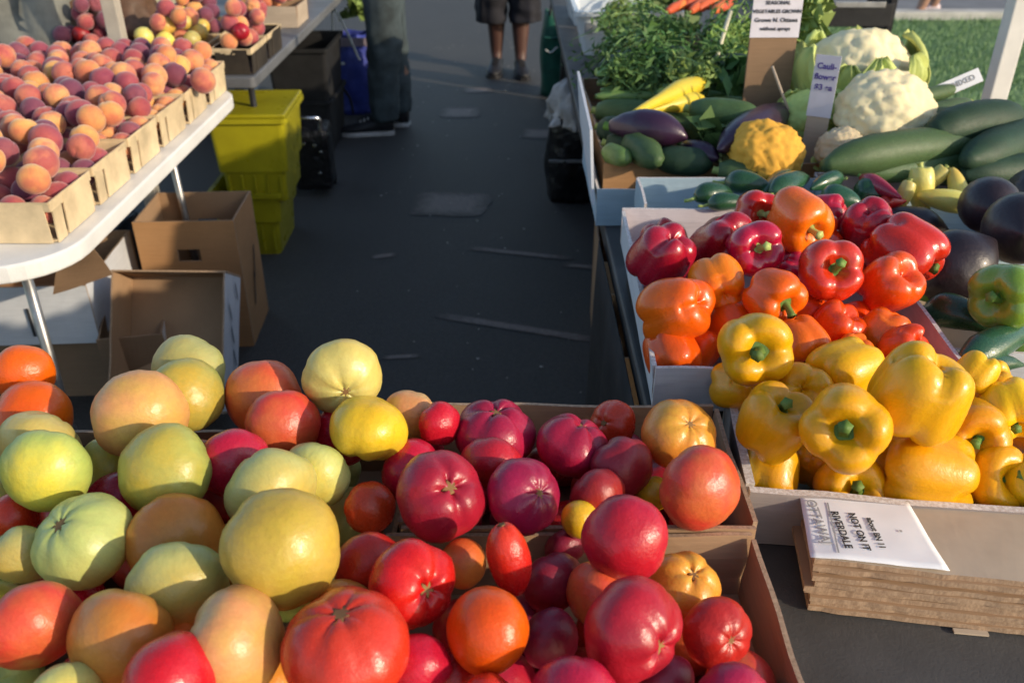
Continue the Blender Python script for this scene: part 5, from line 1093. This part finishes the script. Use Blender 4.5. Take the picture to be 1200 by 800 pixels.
slab('strip', -.062, .062, -.0015, .0015, -.016, .016, MAT['paper_white'], ps, .001); text('HOT  MIXED', .017, ps, (0, -.0022, 0), (pi/2, 0, 0), 'ink_grey', .0004)

# flattened cardboard stack: every sheet lies on the one below
PA = P(957, 656, .857); SR = -.16; N_ = 10; SHN = ['topmost', 'second from the top', 'third from the top', 'fourth from the top', 'fifth from the top', 'fifth from the bottom', 'fourth from the bottom', 'third from the bottom', 'second from the bottom', 'lowest']
for k in range(N_):
    th = .0064; z = .788+(N_-1-k)*.0070; rr = random.Random(k+3); L = .42+rr.uniform(-.01, .01); W = .108+rr.uniform(-.004, .004); ox, oy = rr.uniform(-.006, .006), rr.uniform(-.003, .004)
    vs, fs, mi = [], [], []; n = 30
    for lay in (0, 1):
        for j in (0, 1, 2):
            for i in range(n+1):
                x = L*i/n; y = W*j/2; zz = lay*th+.0020*noise.noise(Vector((x*12, y*12, k*.9)))-(.004*exp(-(x/.02)**2) if k in (2, 5) else 0)
                ex = .006*noise.noise(Vector((y*40, k*3.3, 1))) if i == 0 else 0; ey = .0016*noise.noise(Vector((x*45, k*2.1, 5))) if j == 0 else 0
                vs.append((x+ex, y+ey, zz))
    M = 3*(n+1)
    for j in range(2):
        for i in range(n):
            q = j*(n+1)+i; fs.append((q, q+n+1, q+n+2, q+1)); mi.append(0); fs.append((M+q, M+q+1, M+q+n+2, M+q+n+1)); mi.append(0)
    for i in range(n): fs.append((i, i+1, M+i+1, M+i)); mi.append(1); q = 2*(n+1)+i; fs.append((q+1, q, M+q, M+q+1)); mi.append(1)
    for j in range(2): q = j*(n+1); fs.append((q+n+1, q, M+q, M+q+n+1)); mi.append(1); q += n; fs.append((q, q+n+1, M+q+n+1, M+q)); mi.append(1)
    o = mk('flattened_box', vs, fs, [MAT['kraft_pale' if k == 0 else 'kraft'], MAT['kraft_edge']], None, False, mi, loc=(PA.x+ox+.0, PA.y+oy, z)); o.rotation_euler.z = SR
    tag(o, f'flattened cardboard sheet, {SHN[k]} of the stack beside the yellow peppers', 'cardboard', 'flattened cardboard sheets')
pp = empty('printed_paper', (PA.x, PA.y, .8575), SR, 'white printed paper with rows of letters lying on the cardboard stack', 'paper')
vs, fs = [], []; n1, n2 = 20, 12
for j in range(n2+1):
    for i in range(n1+1):
        x = -.006+.116*i/n1; y = .002+.102*j/n2; fr = 1-j/n2
        yy = y-(.012*max(0, .35-i/n1)*0); x += .018*fr*(i/n1)
        zz = .0030+.0012*noise.noise(Vector((x*30, y*30, 2)))-.010*max(0, .18-i/n1)*fr*1.2
        vs.append((x, yy, zz))
for j in range(n2):
    for i in range(n1): q = j*(n1+1)+i; fs.append((q, q+1, q+n1+2, q+n1+1))
sh = mk('sheet', vs, fs, MAT['paper_white'], pp); m = sh.modifiers.new('s', 'SOLIDIFY'); m.thickness = .0006
for i, (s_, sz, x, y, mt) in enumerate([('OTTAWAJ', .0150, .008, .055, 'ink_grey'), ('RIVERDALE', .0115, .030, .046, 'ink'), ('NOT ON IT', .0110, .048, .046, 'ink'), ('about BN 11', .0090, .065, .046, 'ink')]):
    text(s_, sz, pp, (x, y, .0045), (0, 0, -pi/2+.12), mt, .0001)
slab('underline', .0215, .0230, .010, .088, .0040, .0043, MAT['ink_grey'], pp, 0); slab('printed_dot', .0905, .0930, .052, .055, .0040, .0043, MAT['ink_grey'], pp, 0); slab('printed_dot', .040, .0435, .096, .0985, .0040, .0043, MAT['ink_grey'], pp, 0)
slab('paper_scrap', 0, .034, 0, .006, 0, .002, MAT['kraft_pale'], None, 0, loc=P(1118, 742, .787)); bpy.data.objects['paper_scrap'].rotation_euler.z = -.12; tag(bpy.data.objects['paper_scrap'], 'small scrap of pale cardboard on the dark table before the stack', 'scrap')
slab('underlay_box', .30, .84, .80, .96, .7865, .7895, MAT['cloth_black'], None, 0); bpy.data.objects.remove(bpy.data.objects['underlay_box'])

# ================================================================== PEOPLE
def skin_body(name, verts, edges, mat, parent=None, root=0, sub=2):
    bm = bmesh.new(); L = bm.verts.layers.skin.verify(); vv = []
    for (p, r) in verts:
        v = bm.verts.new(p); v[L].radius = (r, r) if not isinstance(r, tuple) else r; vv.append(v)
    vv[root][L].use_root = True
    for a, b in edges: bm.edges.new((vv[a], vv[b]))
    me = bpy.data.meshes.new(name); bm.to_mesh(me); bm.free(); o = link('tmp', me)
    o.modifiers.new('skin', 'SKIN'); s_ = o.modifiers.new('sub', 'SUBSURF'); s_.levels = sub; s_.render_levels = sub
    dg = bpy.context.evaluated_depsgraph_get(); m2 = bpy.data.meshes.new_from_object(o.evaluated_get(dg)); bpy.data.objects.remove(o)
    m2.name = name; m2.materials.clear(); m2.materials.append(MAT[mat]); m2.polygons.foreach_set('use_smooth', [True]*len(m2.polygons)); return link(name, m2, parent)
def shoe(parent, ankle, yaw, L=.30, mat='shoe_black', sole='sole_white', hgt=.10, w_=.112):
    """low shoe: a lofted upper with an ankle opening, over a separate sole"""
    secs = [(0.0, .55, .60, .9), (.10, .78, .72, 1.0), (.25, .80, .72, 1.0), (.40, .84, .74, .78), (.58, .95, .80, .60), (.75, 1.0, .85, .48), (.90, .82, .8, .38), (1.0, .35, .5, .26)]
    vs, fs = [], []; seg = 14
    q = catmull(secs, 18)
    for s, ww, wt, hh in q:
        for k in range(seg):
            a = 2*pi*k/seg; y = cos(a)*w_/2*ww*(1 if sin(a) < 0 else (1-.25*sin(a))); z = .018+hgt*hh*(.5+.5*sin(a)); vs.append((s*L-.07, y, z))
    for i in range(17):
        for k in range(seg): a, b = i*seg+k, i*seg+(k+1) % seg; fs.append((a, b, b+seg, a+seg))
    fs.append(tuple(range(seg))[::-1]); fs.append(tuple(17*seg+k for k in range(seg)))
    o = mk('shoe', vs, fs, MAT[mat], parent, loc=ankle); o.rotation_euler.z = yaw
    out = []
    for s, ww, wt, hh in q: out.append((s*L*1.01-.073, w_/2*ww*1.03))
    ol = [(x, y) for x, y in out]+[(x, -y) for x, y in out[::-1]]
    top_mesh('sole', ol, 0, .022, sole, o, .004)
    for k in range(4): slab('lace', .045+k*.022, .052+k*.022, -.022, .022, .018+hgt*(.80-.07*k)-.004, .018+hgt*(.80-.07*k)+.002, MAT[sole], o, .001)
    return o
def person(label, loc, yaw, skin='skin_tone', top='shirt_grey', bottom='denim', hair='hair_brown', shoes='shoe_black', sole='sole_white', short=False, wide=1.0, step=.0, lean=0, stance=.1, legr=1.0, arm=(.28, .10)):
    t = empty('person', loc, yaw, label, 'person')      # faces local +x
    W = wide; st = step
    V = [((0, 0, .96), (.13*W, .11*W)), ((0, 0, 1.12), (.14*W, .11*W)), ((.01+lean*.5, 0, 1.30), (.16*W, .12*W)), ((.0+lean, 0, 1.46), .085), ((.005+lean, 0, 1.53), .052), ((.02+lean, 0, 1.60), .075), ((.025+lean, 0, 1.68), .092), ((.02+lean, 0, 1.75), .075)]
    E = [(0, 1), (1, 2), (2, 3), (3, 4), (4, 5), (5, 6), (6, 7)]
    hands = []
    for s in (-1, 1):
        b = len(V); sh = (lean, s*.18*W, 1.42); el = (lean+arm[1]*.6-.02, s*.25*W, 1.14); wr = (lean+arm[0], s*.23*W, .98 if arm[0] > .15 else .90)
        V += [(sh, .058), (el, .042), (wr, .026), ((wr[0]+.05, wr[1], wr[2]-.035), (.030, .016))]; E += [(3, b), (b, b+1), (b+1, b+2), (b+2, b+3)]
        pc = Vector(V[b+3][0])
        for f in range(4):
            q = len(V); y = (f-1.5)*.017; l = (.030, .035, .033, .025)[f]; V += [(tuple(pc+Vector((.03, y, -.012))), .0085), (tuple(pc+Vector((.03+l, y*1.15, -.022))), .0078), (tuple(pc+Vector((.03+l*1.6, y*1.2, -.045))), .0066)]; E += [(b+3, q), (q, q+1), (q+1, q+2)]
        q = len(V); V += [(tuple(pc+Vector((-.012, -s*.034, -.012))), .010), (tuple(pc+Vector((.016, -s*.046, -.028))), .008)]; E += [(b+3, q), (q, q+1)]
    for s in (-1, 1):
        b = len(V); fx = s*st; V += [((0, s*.085*W, .88), .088*W), ((fx*.45+.01, s*stance*.95, .50), .068), ((fx*.75-.02, s*stance, .34), .070), ((fx, s*stance, .11), .042), ((fx+.05, s*stance, .055), .036)]; E += [(0, b), (b, b+1), (b+1, b+2), (b+2, b+3), (b+3, b+4)]
    body = skin_body('body', V, E, skin, t)
    # clothes: separate, slightly larger shells
    V2 = [((0, 0, .94), (.145*W, .125*W)), ((0, 0, 1.12), (.155*W, .13*W)), ((.01+lean*.5, 0, 1.30), (.172*W, .135*W)), ((lean, 0, 1.45), .098)]; E2 = [(0, 1), (1, 2), (2, 3)]
    for s in (-1, 1): b = len(V2); V2 += [((lean, s*.18*W, 1.42), .075), ((lean+arm[1]*.6-.02, s*.25*W, 1.14), .060), ((lean+arm[0]*.75, s*.235*W, 1.04), .045)]; E2 += [(3, b), (b, b+1), (b+1, b+2)]
    skin_body('shirt', V2, E2, top, t)
    vs_all, fs_all = [], []
    V3 = [((0, 0, .98), (.14*W, .125*W))]; E3 = []
    hem = .345 if short else .09
    vsn = skin_body('trouser_seat', [((0, 0, 1.02), (.135*W, .12*W)), ((0, 0, .90), (.15*W, .13*W))], [(0, 1)], bottom, t)
    for s in (-1, 1):
        fx = s*st; pts = []; rad = []; rows = 44; seg = 36
        for i in range(rows+1):
            z = .93+(hem-.93)*i/rows; f = 1-z/.93; cx = fx*(f**1.1)*(.93-z)/.93*1.15 if z > .3 else fx*(f**1.1); cy = s*(.078*W+((.125 if short else stance)-.078*W)*min(1, f*1.4)); r_ = (.108*W*(1-f)+(.078*legr if not short else .092*W)*f)
            pts.append((cx, cy, z)); rad.append(r_)
        a, b = tube_data(pts, rad, seg, False); a2 = []
        for q, v in enumerate(a):
            i = q//seg; z = v.z; c = Vector(pts[i]); dv = v-c; k = 1+.14*noise.noise(Vector((dv.x*22+s*4, dv.y*22, z*5)))+.13*noise.noise(Vector((s*7+dv.y*9, dv.x*9, z*17)))*(1 if i > 18 else .3); a2.append(c+dv*k)
        o = mk('trouser_leg', a2, b, MAT[bottom], t); m = o.modifiers.new('s', 'SOLIDIFY'); m.thickness = .004
        shoe(t, (fx+.02, s*stance, 0), s*.10, mat=shoes, sole=sole)
    h = Vector((.025+lean, 0, 1.68))
    hv, hf = lathe([(sin(pi*i/15*.62), cos(pi*i/15*.62)) for i in range(16)]+[(0, .0)], 20, lambda a, i, r, z: (r*(1+.04*noise.noise(Vector((cos(a)*4, sin(a)*4, z*4)))), z if not (cos(a) > .3 and z < .45 and i < 16) else max(z, .45)))
    mk('hair', [(x*.105, y*.098, z*.105) for x, y, z in hv], hf, MAT[hair], t, loc=h+Vector((-.018, 0, .035)))
    for s in (-1, 1):
        e, f = lathe([(sin(pi*i/8)*.011, cos(pi*i/8)*.011) for i in range(9)], 10); mk('eye', e, f, MAT['ink'], t, loc=h+Vector((.080, s*.032, .005)))
        e, f = lathe([(sin(pi*i/8)*.018, cos(pi*i/8)*.03) for i in range(9)], 10); mk('ear', e, f, MAT[skin], t, loc=h+Vector((-.005, s*.088, -.005)))
    e, f = lathe([(sin(pi*i/8)*.013, cos(pi*i/8)*.026) for i in range(9)], 10); mk('nose', e, f, MAT[skin], t, loc=h+Vector((.093, 0, -.02)))
    e, f = lathe([(sin(pi*i/8)*.008, cos(pi*i/8)*.026) for i in range(9)], 10); o = mk('mouth', e, f, MAT['pepper_crimson'], t, loc=h+Vector((.085, 0, -.055))); o.rotation_euler = (pi/2, 0, 0)
    return t
person('person in loose grey-green jeans and black shoes with pale soles, standing at the left stall', (-.685, 5.04, 0), pi, step=.035, stance=.085, legr=.95, arm=(.30, .1))
person('person in long black shorts and black shoes, walking up the aisle', (-.025, 6.45, 0), -pi/2, skin='skin_dark', top='fabric_dark', bottom='shorts_black', sole='shoe_black', short=True, wide=1.12, step=.03, stance=.085, arm=(.1, .05))
person('person in pink and white shoes standing on the road beyond the lawn', (3.78, 8.50, 0), pi+.2, bottom='shorts_black', top='shirt_grey', shoes='shoe_pink', sole='shoe_black', short=True, step=.12, stance=.08, skin='skin_tone')
